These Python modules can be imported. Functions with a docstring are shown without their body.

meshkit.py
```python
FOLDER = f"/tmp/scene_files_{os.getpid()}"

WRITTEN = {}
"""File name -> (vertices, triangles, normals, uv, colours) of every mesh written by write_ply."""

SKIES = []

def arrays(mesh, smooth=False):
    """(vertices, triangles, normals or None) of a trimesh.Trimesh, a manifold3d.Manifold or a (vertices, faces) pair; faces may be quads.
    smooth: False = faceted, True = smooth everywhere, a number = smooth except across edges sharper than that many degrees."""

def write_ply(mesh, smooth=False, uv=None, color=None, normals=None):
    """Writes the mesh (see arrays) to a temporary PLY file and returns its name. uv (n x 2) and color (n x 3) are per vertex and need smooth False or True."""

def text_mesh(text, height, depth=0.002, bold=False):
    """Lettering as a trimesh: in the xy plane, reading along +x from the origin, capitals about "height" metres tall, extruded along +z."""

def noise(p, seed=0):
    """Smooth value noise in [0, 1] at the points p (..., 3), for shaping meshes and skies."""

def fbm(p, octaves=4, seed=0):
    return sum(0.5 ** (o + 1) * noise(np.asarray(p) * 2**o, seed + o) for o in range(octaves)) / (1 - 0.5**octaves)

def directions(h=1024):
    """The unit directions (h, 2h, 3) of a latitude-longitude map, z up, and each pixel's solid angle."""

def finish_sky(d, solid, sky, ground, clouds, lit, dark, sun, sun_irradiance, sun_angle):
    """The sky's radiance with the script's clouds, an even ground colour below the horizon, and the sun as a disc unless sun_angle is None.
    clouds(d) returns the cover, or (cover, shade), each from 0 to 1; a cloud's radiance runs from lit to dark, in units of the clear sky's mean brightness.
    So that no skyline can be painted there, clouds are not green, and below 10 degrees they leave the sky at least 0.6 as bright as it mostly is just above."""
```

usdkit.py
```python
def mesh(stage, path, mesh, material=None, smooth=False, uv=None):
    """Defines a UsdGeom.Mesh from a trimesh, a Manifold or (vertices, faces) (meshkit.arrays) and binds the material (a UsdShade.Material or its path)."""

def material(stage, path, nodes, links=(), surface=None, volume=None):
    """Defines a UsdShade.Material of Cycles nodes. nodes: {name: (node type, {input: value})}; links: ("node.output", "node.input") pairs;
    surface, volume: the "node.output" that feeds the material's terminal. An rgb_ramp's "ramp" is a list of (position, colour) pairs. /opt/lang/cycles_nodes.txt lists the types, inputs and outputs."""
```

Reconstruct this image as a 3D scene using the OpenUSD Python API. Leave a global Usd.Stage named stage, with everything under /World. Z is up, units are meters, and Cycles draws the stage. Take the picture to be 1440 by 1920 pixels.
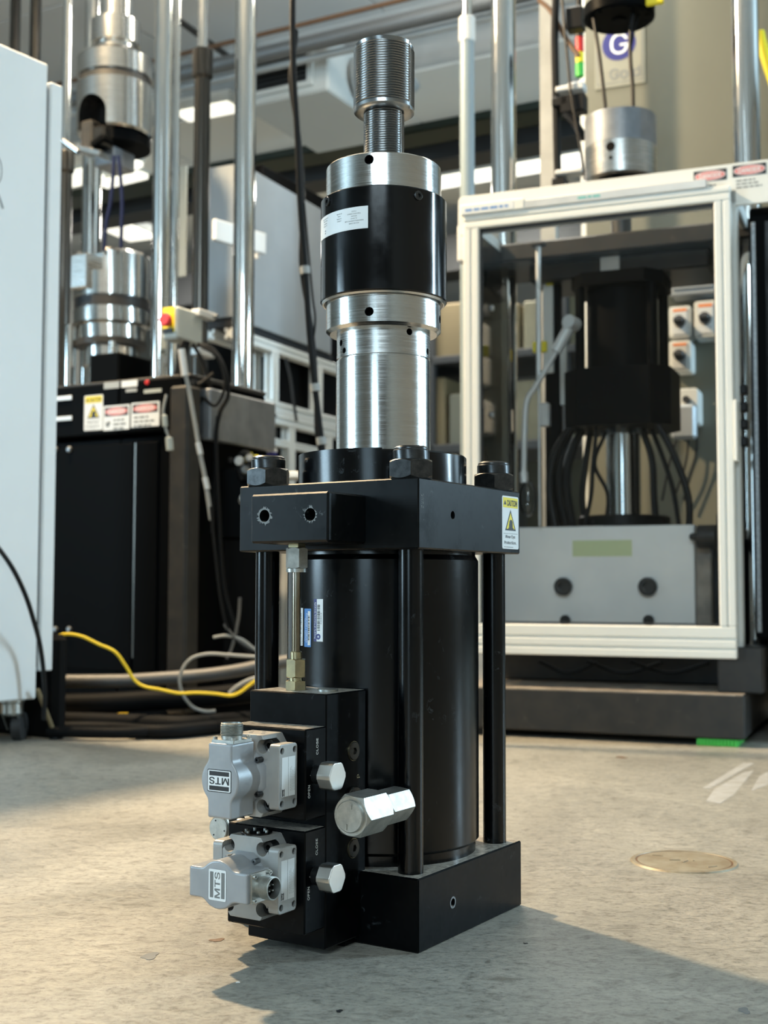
import math, random
import numpy as np, trimesh, manifold3d, shapely
from shapely.geometry import Polygon, Point, box as sbox
from shapely import affinity
from trimesh.transformations import rotation_matrix, translation_matrix
import usdkit, meshkit
from pxr import Usd, UsdGeom, UsdLux, UsdShade, Gf, Sdf, Vt

random.seed(7); RNG = np.random.default_rng(7)
stage = Usd.Stage.CreateInMemory()
UsdGeom.SetStageUpAxis(stage, 'Z'); UsdGeom.SetStageMetersPerUnit(stage, 1.0)
UsdGeom.Xform.Define(stage, '/World'); UsdGeom.Scope.Define(stage, '/World/Looks')

# ------------------------------------------------------------------ camera, light, exposure
F, PITCH, ROLL, HC = 2361.3, .06143, .00217, .38945          # focal length in pixels of the 1440 px wide frame
cam = UsdGeom.Camera.Define(stage, '/World/camera')
cam.CreateHorizontalApertureAttr(36.0); cam.CreateVerticalApertureAttr(48.0)
cam.CreateFocalLengthAttr(36.0 * F / 1440); cam.CreateClippingRangeAttr(Gf.Vec2f(.05, 100))
cam.CreateFStopAttr(9.5); cam.CreateFocusDistanceAttr(1.37)
cam.CreateExposureAttr(-1.25)
cr, sr, cp, sp = math.cos(ROLL), math.sin(ROLL), math.cos(PITCH), math.sin(PITCH)
fw = np.array([0, cp, sp]); up0 = np.array([0, -sp, cp]); rt0 = np.array([1., 0, 0])
rt = rt0 * cr + up0 * sr; up = -rt0 * sr + up0 * cr
mt = Gf.Matrix4d(*rt, 0, *up, 0, *(-fw), 0, 0, 0, HC, 1)
UsdGeom.Xformable(cam).AddTransformOp().Set(mt)
O = np.array([0, 0, HC])
def ray(px, py):
    X, Y = px - 720, py - 960
    return (fw * F + rt * X - up * Y) / F
def at(px, py, Y):                       # the point at depth Y along a direction
    d = ray(px, py); return O + d * Y / d[1]
def atz(px, py, z):                      # the point at height z along a direction
    d = ray(px, py); return O + d * (z - HC) / d[2]

def lamp(name, kind, pos, power, color, size, target=None):
    l = getattr(UsdLux, kind).Define(stage, '/World/' + name)
    l.CreateIntensityAttr(power); l.CreateColorAttr(Gf.Vec3f(*color)); l.CreateNormalizeAttr(True)
    if kind == 'RectLight': l.CreateWidthAttr(size[0]); l.CreateHeightAttr(size[1])
    else: l.CreateRadiusAttr(size)
    x = UsdGeom.Xformable(l)
    if target is not None:
        z = np.array(pos, float) - np.array(target, float); z /= np.linalg.norm(z)
        a = np.cross([0, 1, 0] if abs(z[2]) > .9 else [0, 0, 1], z); a /= np.linalg.norm(a); b = np.cross(z, a)
        x.AddTransformOp().Set(Gf.Matrix4d(*a, 0, *b, 0, *z, 0, *map(float, pos), 1))
    else: x.AddTranslateOp().Set(Gf.Vec3d(*map(float, pos)))
    return l
WARM, COOL, DAY = (1.0, .75, .46), (.72, .90, 1.0), (.58, .83, 1.0)
ORD = ('leftmost', 'second', 'third', 'fourth', 'fifth', 'sixth', 'seventh', 'eighth', 'ninth', 'tenth')
def room(d, w, z): return (d * math.sin(.489) - w * math.cos(.489), d * math.cos(.489) + w * math.sin(.489), z)     # room axes: d away, w to the left
WWL, WWR = 7.5, -3.2                        # the two side walls
lamp('key_lamp', 'DiskLight', (-1.39, 3.63, 3.12), 200, WARM, .08, (0.2, 1.5, 0))
lamp('window_light_right', 'RectLight', room(4.55, WWR + .06, 1.45), 190, DAY, (.24, 2.2), room(4.4, 0, 1.1))
lamp('window_light_left', 'RectLight', room(-2.5, WWL - .06, 1.55), 390, DAY, (3.6, 2.1), room(-1.0, 0, 1.2))
lamp('added_front_fill', 'RectLight', room(-4.44, -.1, 1.05), 22, DAY, (1.4, 1.3), room(0, .2, .9))  # added fill from behind the camera, for the band on the piston
lamp('window_light_far_right', 'RectLight', room(7.7, WWR + .06, 1.6), 60, DAY, (2.4, 2.0), room(7.7, 0, 1.2))
lamp('ceiling_light_behind_camera', 'RectLight', (-1.3, -.5, 3.12), 4, COOL, (.12, 2.6), (-1.3, -.5, 0))
lamp('ceiling_light_aisle', 'RectLight', (.3, 8.4, 3.12), 60, (1, .95, .85), (1.3, .35), (.3, 8.4, 0))
lamp('added_rear_fill', 'RectLight', (-.8, -3.6, 3.05), 95, COOL, (2.4, .4), (-.3, .6, .7))  # added fill, tilted forward to brighten the faces towards the camera
lamp('added_ceiling_uplight', 'RectLight', (-.6, 4.5, 2.85), 45, (1, .97, .9), (1.4, .3), (-.6, 4.5, 3.3))  # added unseen lamp without a fixture, brightens the ceiling
lamp('added_aisle_fill', 'RectLight', (.25, 4.5, 3.12), 34, (1, .93, .80), (1.3, .3), (.25, 4.5, 0))  # added out of view, lifts the ceiling by bounce off the floor
lamp('ceiling_light_far', 'RectLight', (-1.5, 9.5, 3.12), 90, (1, .97, .9), (2.4, .6), (-1.5, 9.5, 0))
world = usdkit.material(stage, '/World/Looks/sky', {'b': ('background_shader', {'color': (.75, .85, .9), 'strength': .05})}, surface='b.background')
dome = UsdLux.DomeLight.Define(stage, '/World/dome'); dome.CreateIntensityAttr(.05); dome.CreateColorAttr(Gf.Vec3f(.8, .9, 1))

# ------------------------------------------------------------------ materials
def mat(name, color, rough=.5, metal=0., spec=.5, color2=None, nscale=20., ramp=(.35, .65), bump=0., bscale=None, rvar=0.,
        emit=0., stretch=(1, 1, 1), coat=0., dust=0., wear=0., wearcol=(.10, .115, .125), wscale=60.):
    n = {'p': ('principled_bsdf', {'base_color': color, 'roughness': rough, 'metallic': metal, 'specular_ior_level': spec, 'coat_weight': coat})}
    l = []; base = None
    need = color2 is not None or bump or rvar or dust or wear
    if need:
        n['tc'] = ('texture_coordinate', {}); n['mp'] = ('mapping', {'scale': stretch}); l += [('tc.object', 'mp.vector')]
    if color2 is not None:
        n['n1'] = ('noise_texture', {'scale': nscale, 'detail': 6.0, 'roughness': .6}); l += [('mp.vector', 'n1.vector')]
        n['r1'] = ('rgb_ramp', {'ramp': [(ramp[0], color), (ramp[1], color2)]}); l += [('n1.fac', 'r1.fac')]; base = 'r1.color'
    if wear:
        n['n2'] = ('noise_texture', {'scale': wscale, 'detail': 8.0, 'roughness': .75, 'distortion': .6}); l += [('mp.vector', 'n2.vector')]
        n['r2'] = ('rgb_ramp', {'ramp': [(.60, (0, 0, 0)), (.74, (1, 1, 1))]}); l += [('n2.fac', 'r2.fac')]
        n['n3'] = ('noise_texture', {'scale': 9.0, 'detail': 3.0}); l += [('mp.vector', 'n3.vector')]
        n['r3'] = ('rgb_ramp', {'ramp': [(.42, (0, 0, 0)), (.66, (wear, wear, wear))]}); l += [('n3.fac', 'r3.fac')]
        n['wm'] = ('mix', {'mix_type': 'multiply', 'fac': 1.0}); l += [('r2.color', 'wm.color1'), ('r3.color', 'wm.color2')]
        n['wx'] = ('mix', {'color1': color, 'color2': wearcol}); l += [('wm.color', 'wx.fac')]
        if base: l += [(base, 'wx.color1')]
        base = 'wx.color'
    if dust:
        n['g'] = ('geometry', {}); n['sx'] = ('separate_xyz', {}); l += [('g.normal', 'sx.vector')]
        n['gt'] = ('map_range', {'from_min': .75, 'from_max': .97, 'clamp': True}); l += [('sx.z', 'gt.value')]
        n['n4'] = ('noise_texture', {'scale': 130.0, 'detail': 6.0, 'roughness': .8}); l += [('mp.vector', 'n4.vector')]
        n['r4'] = ('rgb_ramp', {'ramp': [(.25, (0, 0, 0)), (.6, (dust, dust, dust))]}); l += [('n4.fac', 'r4.fac')]
        n['dm'] = ('mix', {'mix_type': 'multiply', 'fac': 1.0}); l += [('r4.color', 'dm.color1'), ('gt.result', 'dm.color2')]
        n['dx'] = ('mix', {'color1': color, 'color2': (.46, .42, .36)}); l += [('dm.color', 'dx.fac')]
        if base: l += [(base, 'dx.color1')]
        base = 'dx.color'
    if base: l += [(base, 'p.base_color')]
    if rvar:
        n['n5'] = ('noise_texture', {'scale': 14.0, 'detail': 5.0, 'roughness': .65}); l += [('mp.vector', 'n5.vector')]
        n['mr'] = ('map_range', {'from_min': .3, 'from_max': .7, 'to_min': max(.03, rough - rvar), 'to_max': rough + rvar, 'clamp': True}); l += [('n5.fac', 'mr.value'), ('mr.result', 'p.roughness')]
    if bump:
        n['n6'] = ('noise_texture', {'scale': bscale or nscale * 4, 'detail': 5.0}); l += [('mp.vector', 'n6.vector')]
        n['bp'] = ('bump', {'strength': bump, 'distance': .0004}); l += [('n6.fac', 'bp.height'), ('bp.normal', 'p.normal')]
    if emit: n['p'][1].update({'emission_color': color, 'emission_strength': emit})
    return usdkit.material(stage, '/World/Looks/' + name, n, l, surface='p.BSDF')

MT = {}
MT['black'] = mat('black_oxide', (.0014, .0018, .0022), .33, spec=.10, rvar=.10, dust=.95, wear=.8, bump=.03, bscale=500)
MT['black_paint'] = mat('black_cylinder_paint', (.0010, .0014, .0018), .19, spec=.36, rvar=.03, wear=.8)
MT['black_plate'] = mat('black_worn_plate', (.0025, .0035, .0042), .36, spec=.19, rvar=.12, dust=.9, wear=1.0, wearcol=(.17, .19, .20), wscale=45, bump=.05, bscale=400)
MT['black_gloss'] = mat('black_gloss_paint', (.002, .0024, .003), .14, spec=.42, rvar=.05, wear=.55, wscale=70)
MT['black_nut'] = mat('black_nut', (.085, .088, .09), .28, .9, color2=(.05, .052, .054), nscale=120, wear=.8, wscale=150, wearcol=(.4, .4, .4))
MT['nut_face'] = mat('worn_nut_steel', (.30, .32, .33), .42, .8, color2=(.14, .15, .16), nscale=300)
MT['void'] = mat('deep_black', (.002, .002, .002), .7, spec=.1)
MT['rubber'] = mat('black_rubber', (.006, .0065, .007), .45, spec=.22)
MT['dull_rubber'] = mat('dull_black_hose', (.006, .0065, .007), .6, spec=.06)
MT['dark_paint'] = mat('dark_cabinet_paint', (.003, .0035, .004), .42, spec=.02)
MT['dark_steel'] = mat('dark_steel', (.020, .0215, .022), .42, spec=.35, color2=(.034, .032, .029), nscale=18, wear=.6, wearcol=(.2, .18, .15), wscale=30)
MT['slab_top'] = mat('worn_slab_top', (.16, .14, .12), .5, color2=(.32, .28, .23), nscale=14)
MT['steel'] = mat('turned_steel', (.68, .68, .66), .18, 1., color2=(.62, .615, .59), nscale=6, rvar=.04, bump=.03, bscale=40, stretch=(1, 1, 60))
MT['steel_brushed'] = mat('brushed_steel', (.62, .615, .595), .24, 1., color2=(.55, .54, .515), nscale=8, rvar=.06, bump=.04, bscale=50, stretch=(1, 1, 40))
MT['chrome'] = mat('chrome', (.70, .71, .70), .09, 1., rvar=.03)
MT['thread'] = mat('thread_steel', (.33, .335, .335), .24, 1.)
MT['zinc'] = mat('zinc_plating', (.50, .51, .48), .38, .9, color2=(.36, .37, .35), nscale=90, rvar=.08, dust=.5)
MT['brass'] = mat('yellow_zinc', (.52, .45, .27), .32, 1., color2=(.38, .34, .22), nscale=60)
MT['knob'] = mat('machined_knob', (.66, .65, .62), .30, 1.)
MT['tube'] = mat('stained_tube', (.50, .48, .42), .27, 1., color2=(.24, .20, .14), nscale=26, stretch=(1, 1, .25))
MT['valve'] = mat('grey_anodised', (.36, .36, .345), .40, .25, spec=.5, color2=(.31, .31, .30), nscale=30, rvar=.05, bump=.05, bscale=600, dust=.75)
MT['valve_cap'] = mat('grey_satin_cap', (.33, .345, .36), .38, .20, spec=.5, color2=(.29, .305, .32), nscale=25, bump=.05, bscale=800)
MT['alu'] = mat('aluminium_plate', (.66, .67, .66), .42, .30, color2=(.60, .61, .60), nscale=9, rvar=.08)
MT['post_alu'] = mat('dull_aluminium_post', (.36, .37, .36), .45, .4, color2=(.30, .31, .30), nscale=8)
MT['bed_alu'] = mat('milled_bed_plate', (.80, .80, .78), .45, .1, color2=(.72, .73, .72), nscale=7)
MT['alu_frame'] = mat('aluminium_profile', (.80, .81, .78), .42, .35, rvar=.05)
MT['white'] = mat('white_panel', (.70, .715, .71), .45, spec=.3, color2=(.67, .685, .68), nscale=3)
MT['white_rail'] = mat('white_rail_paint', (.78, .79, .75), .45, spec=.4)
MT['label'] = mat('label_white', (.74, .77, .78), .45)
MT['yellow'] = mat('label_yellow', (.80, .66, .02), .5)
MT['red'] = mat('label_red', (.62, .03, .03), .45)
MT['faded_red'] = mat('faded_red', (.70, .25, .24), .5)
MT['orange'] = mat('orange_tape', (.75, .22, .05), .5)
MT['ink'] = mat('black_ink', (.012, .013, .015), .5)
MT['grey_ink'] = mat('grey_ink', (.16, .17, .17), .5)
MT['pale_ink'] = mat('pale_ink', (.36, .38, .38), .5)
MT['stamp'] = mat('stamped_white', (.62, .62, .58), .5)
MT['navy'] = mat('navy_ink', (.012, .016, .16), .45)
MT['blue'] = mat('blue_ink', (.06, .22, .55), .45)
MT['green'] = mat('green_pad', (.05, .45, .06), .5)
MT['teal'] = mat('teal_ink', (.10, .50, .45), .5)
MT['grey_box'] = mat('grey_enclosure', (.42, .45, .42), .5)
MT['grey_sheet'] = mat('grey_sheet_metal', (.31, .34, .365), .40, .15, color2=(.28, .31, .33), nscale=4, rvar=.05)
MT['grey_plate'] = mat('blued_plate', (.27, .295, .32), .42, .5, color2=(.19, .205, .225), nscale=12)
MT['grey_pole'] = mat('grey_pole_paint', (.24, .30, .33), .35)
MT['bronze'] = mat('dark_chrome', (.075, .07, .062), .24, .9)
MT['beige'] = mat('beige_wall', (.15, .15, .112), .6, color2=(.142, .142, .106), nscale=2)
MT['cream'] = mat('cream_wall_paint', (.58, .60, .58), .6)
MT['ceil'] = mat('ceiling_grey', (.58, .60, .60), .7, color2=(.54, .56, .56), nscale=1.5)
MT['side_grey'] = mat('side_wall_grey', (.22, .22, .20), .7)
MT['hose_grey'] = mat('dusty_hose', (.10, .10, .098), .5)
MT['far_grey'] = mat('dim_wall_grey', (.09, .085, .07), .7)
MT['soffit'] = mat('soffit_lit_white', (.82, .83, .80), .6)
MT['duct'] = mat('duct_grey', (.46, .48, .48), .5, .2, color2=(.40, .42, .42), nscale=3)
MT['pipe_grey'] = mat('grey_pipe', (.15, .16, .165), .45, .3)
MT['sign'] = mat('sign_cream', (.25, .25, .20), .5)
MT['rust'] = mat('rusty_pipe', (.13, .07, .035), .6)
MT['tray'] = mat('green_black_tray', (.012, .022, .014), .5)
MT['beam'] = mat('charcoal_beam', (.035, .037, .038), .6)
MT['khaki'] = mat('khaki_far_wall', (.20, .185, .12), .7, color2=(.11, .10, .06), nscale=1.2)
MT['carton'] = mat('carton', (.17, .13, .065), .7)
MT['yellow_cable'] = mat('yellow_cable', (.70, .52, .02), .45)
MT['grey_cable'] = mat('grey_cable', (.30, .31, .30), .45)
MT['bluehose'] = mat('blue_hose', (.004, .009, .04), .5, spec=.2)
MT['post_it'] = mat('pale_green_tape', (.55, .62, .36), .6)
MT['drain'] = mat('drain_metal', (.40, .36, .27), .42, .4, color2=(.28, .22, .14), nscale=25)
MT['tyre'] = mat('castor_tyre', (.02, .02, .02), .6)
MT['strip'] = mat('fluorescent_tube', (1., .97, .86), .5, emit=4.0)
MT['strip_far'] = mat('fluorescent_far', (1., .97, .84), .5, emit=3.0)

# tinted polycarbonate: clear with a light smoke tint, plus its own mirror reflection
def pane_mat(name, tint, gl=1.0, ior=1.5):
    return usdkit.material(stage, '/World/Looks/' + name, {'t': ('transparent_bsdf', {'color': tint}), 'g': ('glossy_bsdf', {'roughness': .04, 'color': (gl, gl, gl)}),
        'f': ('fresnel', {'IOR': ior}), 'm': ('mix_closure', {})}, [('f.fac', 'm.fac'), ('t.BSDF', 'm.closure1'), ('g.BSDF', 'm.closure2')], surface='m.closure')
MT['pane'] = pane_mat('smoked_pane', (.985, .99, .99), 1.0, 1.4)
MT['pane_side'] = pane_mat('dark_smoked_pane', (.52, .54, .54))
MT['bulb'] = pane_mat('clear_bulb', (.8, .82, .82))
# concrete floor
MT['floor'] = usdkit.material(stage, '/World/Looks/concrete_floor', {
    'tc': ('texture_coordinate', {}), 'mp': ('mapping', {'scale': (1, 1, 1)}), 'ms': ('mapping', {'scale': (1.0, 1.5, 1), 'rotation': (0, 0, .25)}),
    'a': ('noise_texture', {'scale': 2.2, 'detail': 8.0, 'roughness': .62, 'distortion': .7}),
    'ra': ('rgb_ramp', {'ramp': [(.32, (.255, .243, .212)), (.50, (.30, .287, .25)), (.68, (.35, .334, .292))]}),
    'b': ('noise_texture', {'scale': 38.0, 'detail': 9.0, 'roughness': .72, 'distortion': .8}),
    'rb': ('rgb_ramp', {'ramp': [(.34, (.50, .485, .455)), (.47, (.93, .93, .93)), (.66, (1.22, 1.21, 1.18))]}),
    'm1': ('mix', {'mix_type': 'multiply', 'fac': .85}),
    'c': ('noise_texture', {'scale': 190.0, 'detail': 3.0, 'roughness': .6}), 'rc': ('rgb_ramp', {'ramp': [(.70, (0, 0, 0)), (.76, (.6, .6, .6))]}),
    'm2': ('mix', {'color2': (.62, .60, .55)}),
    'd': ('noise_texture', {'scale': 110.0, 'detail': 6.0, 'roughness': .75}), 'rd': ('rgb_ramp', {'ramp': [(.33, (.45, .44, .42)), (.47, (1, 1, 1)), (.62, (1.15, 1.15, 1.13))]}),
    'm3': ('mix', {'mix_type': 'multiply', 'fac': .9}),
    'rr': ('map_range', {'from_min': .3, 'from_max': .7, 'to_min': .30, 'to_max': .55, 'clamp': True}),
    'bp': ('bump', {'strength': .55, 'distance': .0016}), 'p': ('principled_bsdf', {'specular_ior_level': .4})},
    [('tc.object', 'mp.vector'), ('tc.object', 'ms.vector'), ('mp.vector', 'a.vector'), ('ms.vector', 'b.vector'), ('mp.vector', 'c.vector'), ('ms.vector', 'd.vector'),
     ('a.fac', 'ra.fac'), ('b.fac', 'rb.fac'), ('c.fac', 'rc.fac'), ('d.fac', 'rd.fac'), ('ra.color', 'm1.color1'), ('rb.color', 'm1.color2'), ('m1.color', 'm2.color1'),
     ('rc.color', 'm2.fac'), ('m2.color', 'm3.color1'), ('rd.color', 'm3.color2'), ('m3.color', 'p.base_color'), ('a.fac', 'rr.value'), ('rr.result', 'p.roughness'),
     ('b.fac', 'bp.height'), ('bp.normal', 'p.normal')], surface='p.BSDF')

# ------------------------------------------------------------------ shape helpers
cat = trimesh.util.concatenate
def bx(x0, x1, y0, y1, z0, z1, b=.0015):
    x0, x1 = min(x0, x1), max(x0, x1); y0, y1 = min(y0, y1), max(y0, y1); z0, z1 = min(z0, z1), max(z0, z1)
    b = min(b, (x1 - x0) * .3, (y1 - y0) * .3, (z1 - z0) * .3)
    if b <= 0: return trimesh.creation.box(bounds=[[x0, y0, z0], [x1, y1, z1]])
    pts = []
    for x, sx in ((x0, 1), (x1, -1)):
        for y, sy in ((y0, 1), (y1, -1)):
            for z, sz in ((z0, 1), (z1, -1)):
                pts += [(x, y + sy * b, z + sz * b), (x + sx * b, y, z + sz * b), (x + sx * b, y + sy * b, z)]
    return trimesh.Trimesh(*_hull(pts), process=False)
def _hull(pts):
    m = manifold3d.Manifold.hull_points(np.asarray(pts, float)).to_mesh()
    return np.array(m.vert_properties[:, :3], float), np.array(m.tri_verts)
def frame(p, a, b, c=None):               # matrix with columns a (right), b (up), c (out), origin p
    a, b = np.array(a, float), np.array(b, float); a /= np.linalg.norm(a); b /= np.linalg.norm(b)
    c = np.cross(a, b) if c is None else np.array(c, float)
    m = np.eye(4); m[:3, 0], m[:3, 1], m[:3, 2], m[:3, 3] = a, b, c, p
    return m
def axisframe(p, d):
    d = np.array(d, float); d /= np.linalg.norm(d)
    a = np.cross(d, [0, 0, 1] if abs(d[2]) < .9 else [1, 0, 0]); a /= np.linalg.norm(a)
    return frame(p, a, np.cross(d, a), d)
def tf(m, M):
    m = m.copy(); m.apply_transform(M); return m
def lathe(prof, p=(0, 0, 0), d=(0, 0, 1), n=48, helix=0.):
    """prof: (radius, distance) from one end to the other, turned about the line p + t d."""
    prof = [(max(r, 0), t) for r, t in prof]
    if prof[0][0] > 0: prof = [(0, prof[0][1])] + prof
    if prof[-1][0] > 0: prof = prof + [(0, prof[-1][1])]
    m = trimesh.creation.revolve(np.array(prof, float), sections=n)
    if m.volume < 0: m.invert()
    if helix:
        v = np.array(m.vertices); th = np.arctan2(v[:, 1], v[:, 0]) / (2 * np.pi)
        ts = [t for _, t in prof]; inner = (v[:, 2] > min(ts) + 1e-5) & (v[:, 2] < max(ts) - 1e-5)
        v[:, 2] += np.where(inner, helix * th, 0); m.vertices = v
    return tf(m, axisframe(p, d))
def rod(p0, p1, r, ch=0., n=32):
    p0, p1 = np.array(p0, float), np.array(p1, float); L = np.linalg.norm(p1 - p0)
    pr = [(r - ch, 0), (r, ch), (r, L - ch), (r - ch, L)] if ch else [(r, 0), (r, L)]
    return lathe(pr, p0, p1 - p0, n)
def thread(r, depth, t0, t1, pitch):
    pr = []; t = t0
    while t + pitch <= t1 + 1e-9:
        pr += [(r - depth, t), (r - depth * .15, t + pitch * .38), (r, t + pitch * .5), (r - depth * .15, t + pitch * .62)]; t += pitch
    return pr + [(r - depth, t)]
def prism(poly, t0, t1, M=None, b=0.):
    """shapely polygon in the a-b plane extruded along c from t0 to t1, with the far end's edge rounded by b."""
    if b:
        ps = []
        steps = [(0, 0), (.3, .05), (.6, .2), (.85, .5), (1., 1.)]
        rings = [(poly, t0)] + [(poly.buffer(-b * k2 if k2 else 0), t1 - b + b * math.sqrt(max(0, 1 - (1 - k2) ** 2)) if False else t1 - b * (1 - s)) for s, k2 in steps]
        n = 160; V = []
        for pg, t in rings:
            e = pg.exterior; V.append([(*e.interpolate(k / n, normalized=True).coords[0], t) for k in range(n)])
        # line up the rings by angle about the centroid
        c = poly.centroid; out = []
        base = np.array(V[0])[:, :2]
        for ring in V:
            q = np.array(ring); ex = q[:, :2]
            k = np.argmin(np.linalg.norm(ex - base[0], axis=1)); q = np.roll(q, -k, axis=0)
            out.append(q)
        verts = np.vstack(out); faces = []
        for i in range(len(out) - 1):
            for k in range(n):
                a0, a1, b0, b1 = i * n + k, i * n + (k + 1) % n, (i + 1) * n + k, (i + 1) * n + (k + 1) % n
                faces += [(a0, a1, b1), (a0, b1, b0)]
        top = Polygon(out[-1][:, :2]); cap = trimesh.creation.triangulate_polygon(top, engine='earcut')
        cv = np.c_[cap[0], np.full(len(cap[0]), t1)]
        bot = Polygon(out[0][:, :2]); cb = trimesh.creation.triangulate_polygon(bot, engine='earcut')
        bv = np.c_[cb[0], np.full(len(cb[0]), t0)]
        m = cat([trimesh.Trimesh(verts, faces, process=False), trimesh.Trimesh(cv, cap[1], process=False), trimesh.Trimesh(bv, cb[1][:, ::-1], process=False)])
        m.merge_vertices(digits_vertex=7); m.fix_normals()
    else:
        parts = []
        for g in getattr(poly, 'geoms', [poly]):
            q = trimesh.creation.extrude_polygon(g, t1 - t0, engine='earcut'); q.apply_translation((0, 0, t0)); parts.append(q)
        m = cat(parts)
    return tf(m, M) if M is not None else m
def ngon(n, af, rot=0.):
    R = af / 2 / math.cos(math.pi / n)
    return Polygon([(R * math.cos(rot + 2 * math.pi * k / n), R * math.sin(rot + 2 * math.pi * k / n)) for k in range(n)])
def hexnut(p, d, af, L, rot=0., ch=.12):
    """hexagonal nut with its corners turned off at both ends"""
    m = axisframe(p, d)
    h = prism(ngon(6, af, rot), 0, L)
    R = af / 2 / math.cos(math.pi / 6); c = af * ch
    cone = lathe([(af / 2 * .98, 0), (R * 1.01, c * .62), (R * 1.01, L - c * .62), (af / 2 * .98, L)], n=48)
    return tf(trimesh.boolean.intersection([h, cone], engine='manifold'), m)
def cut(m, *tools): return trimesh.boolean.difference([m, *tools], engine='manifold')
def rrect(w, h, r): return sbox(-w / 2 + r, -h / 2 + r, w / 2 - r, h / 2 - r).buffer(r, quad_segs=6)
def spline(pts, n=12):
    P = np.array(pts, float)
    if len(P) < 3: return P
    Q = np.vstack([2 * P[0] - P[1], P, 2 * P[-1] - P[-2]]); out = []
    for i in range(1, len(Q) - 2):
        for t in np.linspace(0, 1, n, endpoint=False):
            a, b, c, d = Q[i - 1:i + 3]
            out.append(.5 * (2 * b + (c - a) * t + (2 * a - 5 * b + 4 * c - d) * t * t + (3 * b - a - 3 * c + d) * t ** 3))
    return np.vstack([out, P[-1]])
def tube(pts, r, n=10, smooth=True, seg=10):
    P = spline(pts, seg) if smooth else np.array(pts, float)
    T = np.gradient(P, axis=0); T /= np.linalg.norm(T, axis=1)[:, None] + 1e-12
    u = np.cross(T[0], [0, 0, 1] if abs(T[0][2]) < .9 else [1, 0, 0]); u /= np.linalg.norm(u); V = []
    for k in range(len(P)):
        u = u - T[k] * (u @ T[k]); u /= np.linalg.norm(u) + 1e-12; w = np.cross(T[k], u)
        a = np.linspace(0, 2 * np.pi, n, endpoint=False)
        V.append(P[k] + r * (np.cos(a)[:, None] * u + np.sin(a)[:, None] * w))
    V = np.vstack(V + [P[:1], P[-1:]]); f = []; m = len(P)
    for i in range(m - 1):
        for k in range(n):
            a0, a1 = i * n + k, i * n + (k + 1) % n
            f += [(a0, a1, a1 + n), (a0, a1 + n, a0 + n)]
    for k in range(n):
        f += [(m * n, (k + 1) % n, k), (m * n + 1, (m - 1) * n + k, (m - 1) * n + (k + 1) % n)]
    t = trimesh.Trimesh(V, f, process=False)
    return t
def txt(s, h, M, depth=.0002, center=True, width=None, bold=False):
    m = meshkit.text_mesh(s, h, depth, bold)
    v = np.array(m.vertices)
    if width: v[:, 0] *= width / (v[:, 0].max() - v[:, 0].min())
    if center: v[:, :2] -= (v[:, :2].max(0) + v[:, :2].min(0)) / 2
    m.vertices = v
    return tf(m, M)
def patch(w, h, M, t=.0004, r=0., dx=0., dy=0., z=0.):
    p = affinity.translate(rrect(w, h, r) if r else sbox(-w / 2, -h / 2, w / 2, h / 2), dx, dy)
    return prism(p, z, z + t, M)
def lines(w, rows, M, z=.0004, t=.0002, seed=1, pitch=.002, h=.0009, left=None):
    """small illegible print: broken dashes of word length"""
    r = random.Random(seed); ms = []
    for k in range(rows):
        x = -w / 2
        stop = w / 2 - r.random() * w * .35
        while x < stop:
            q = min((.5 + r.random()) * h * 3.2, stop - x + h)
            ms.append(prism(sbox(x, -k * pitch - h / 2, x + q, -k * pitch + h / 2), z, z + t)); x += q + h * .8
    return tf(cat(ms), M)
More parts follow.
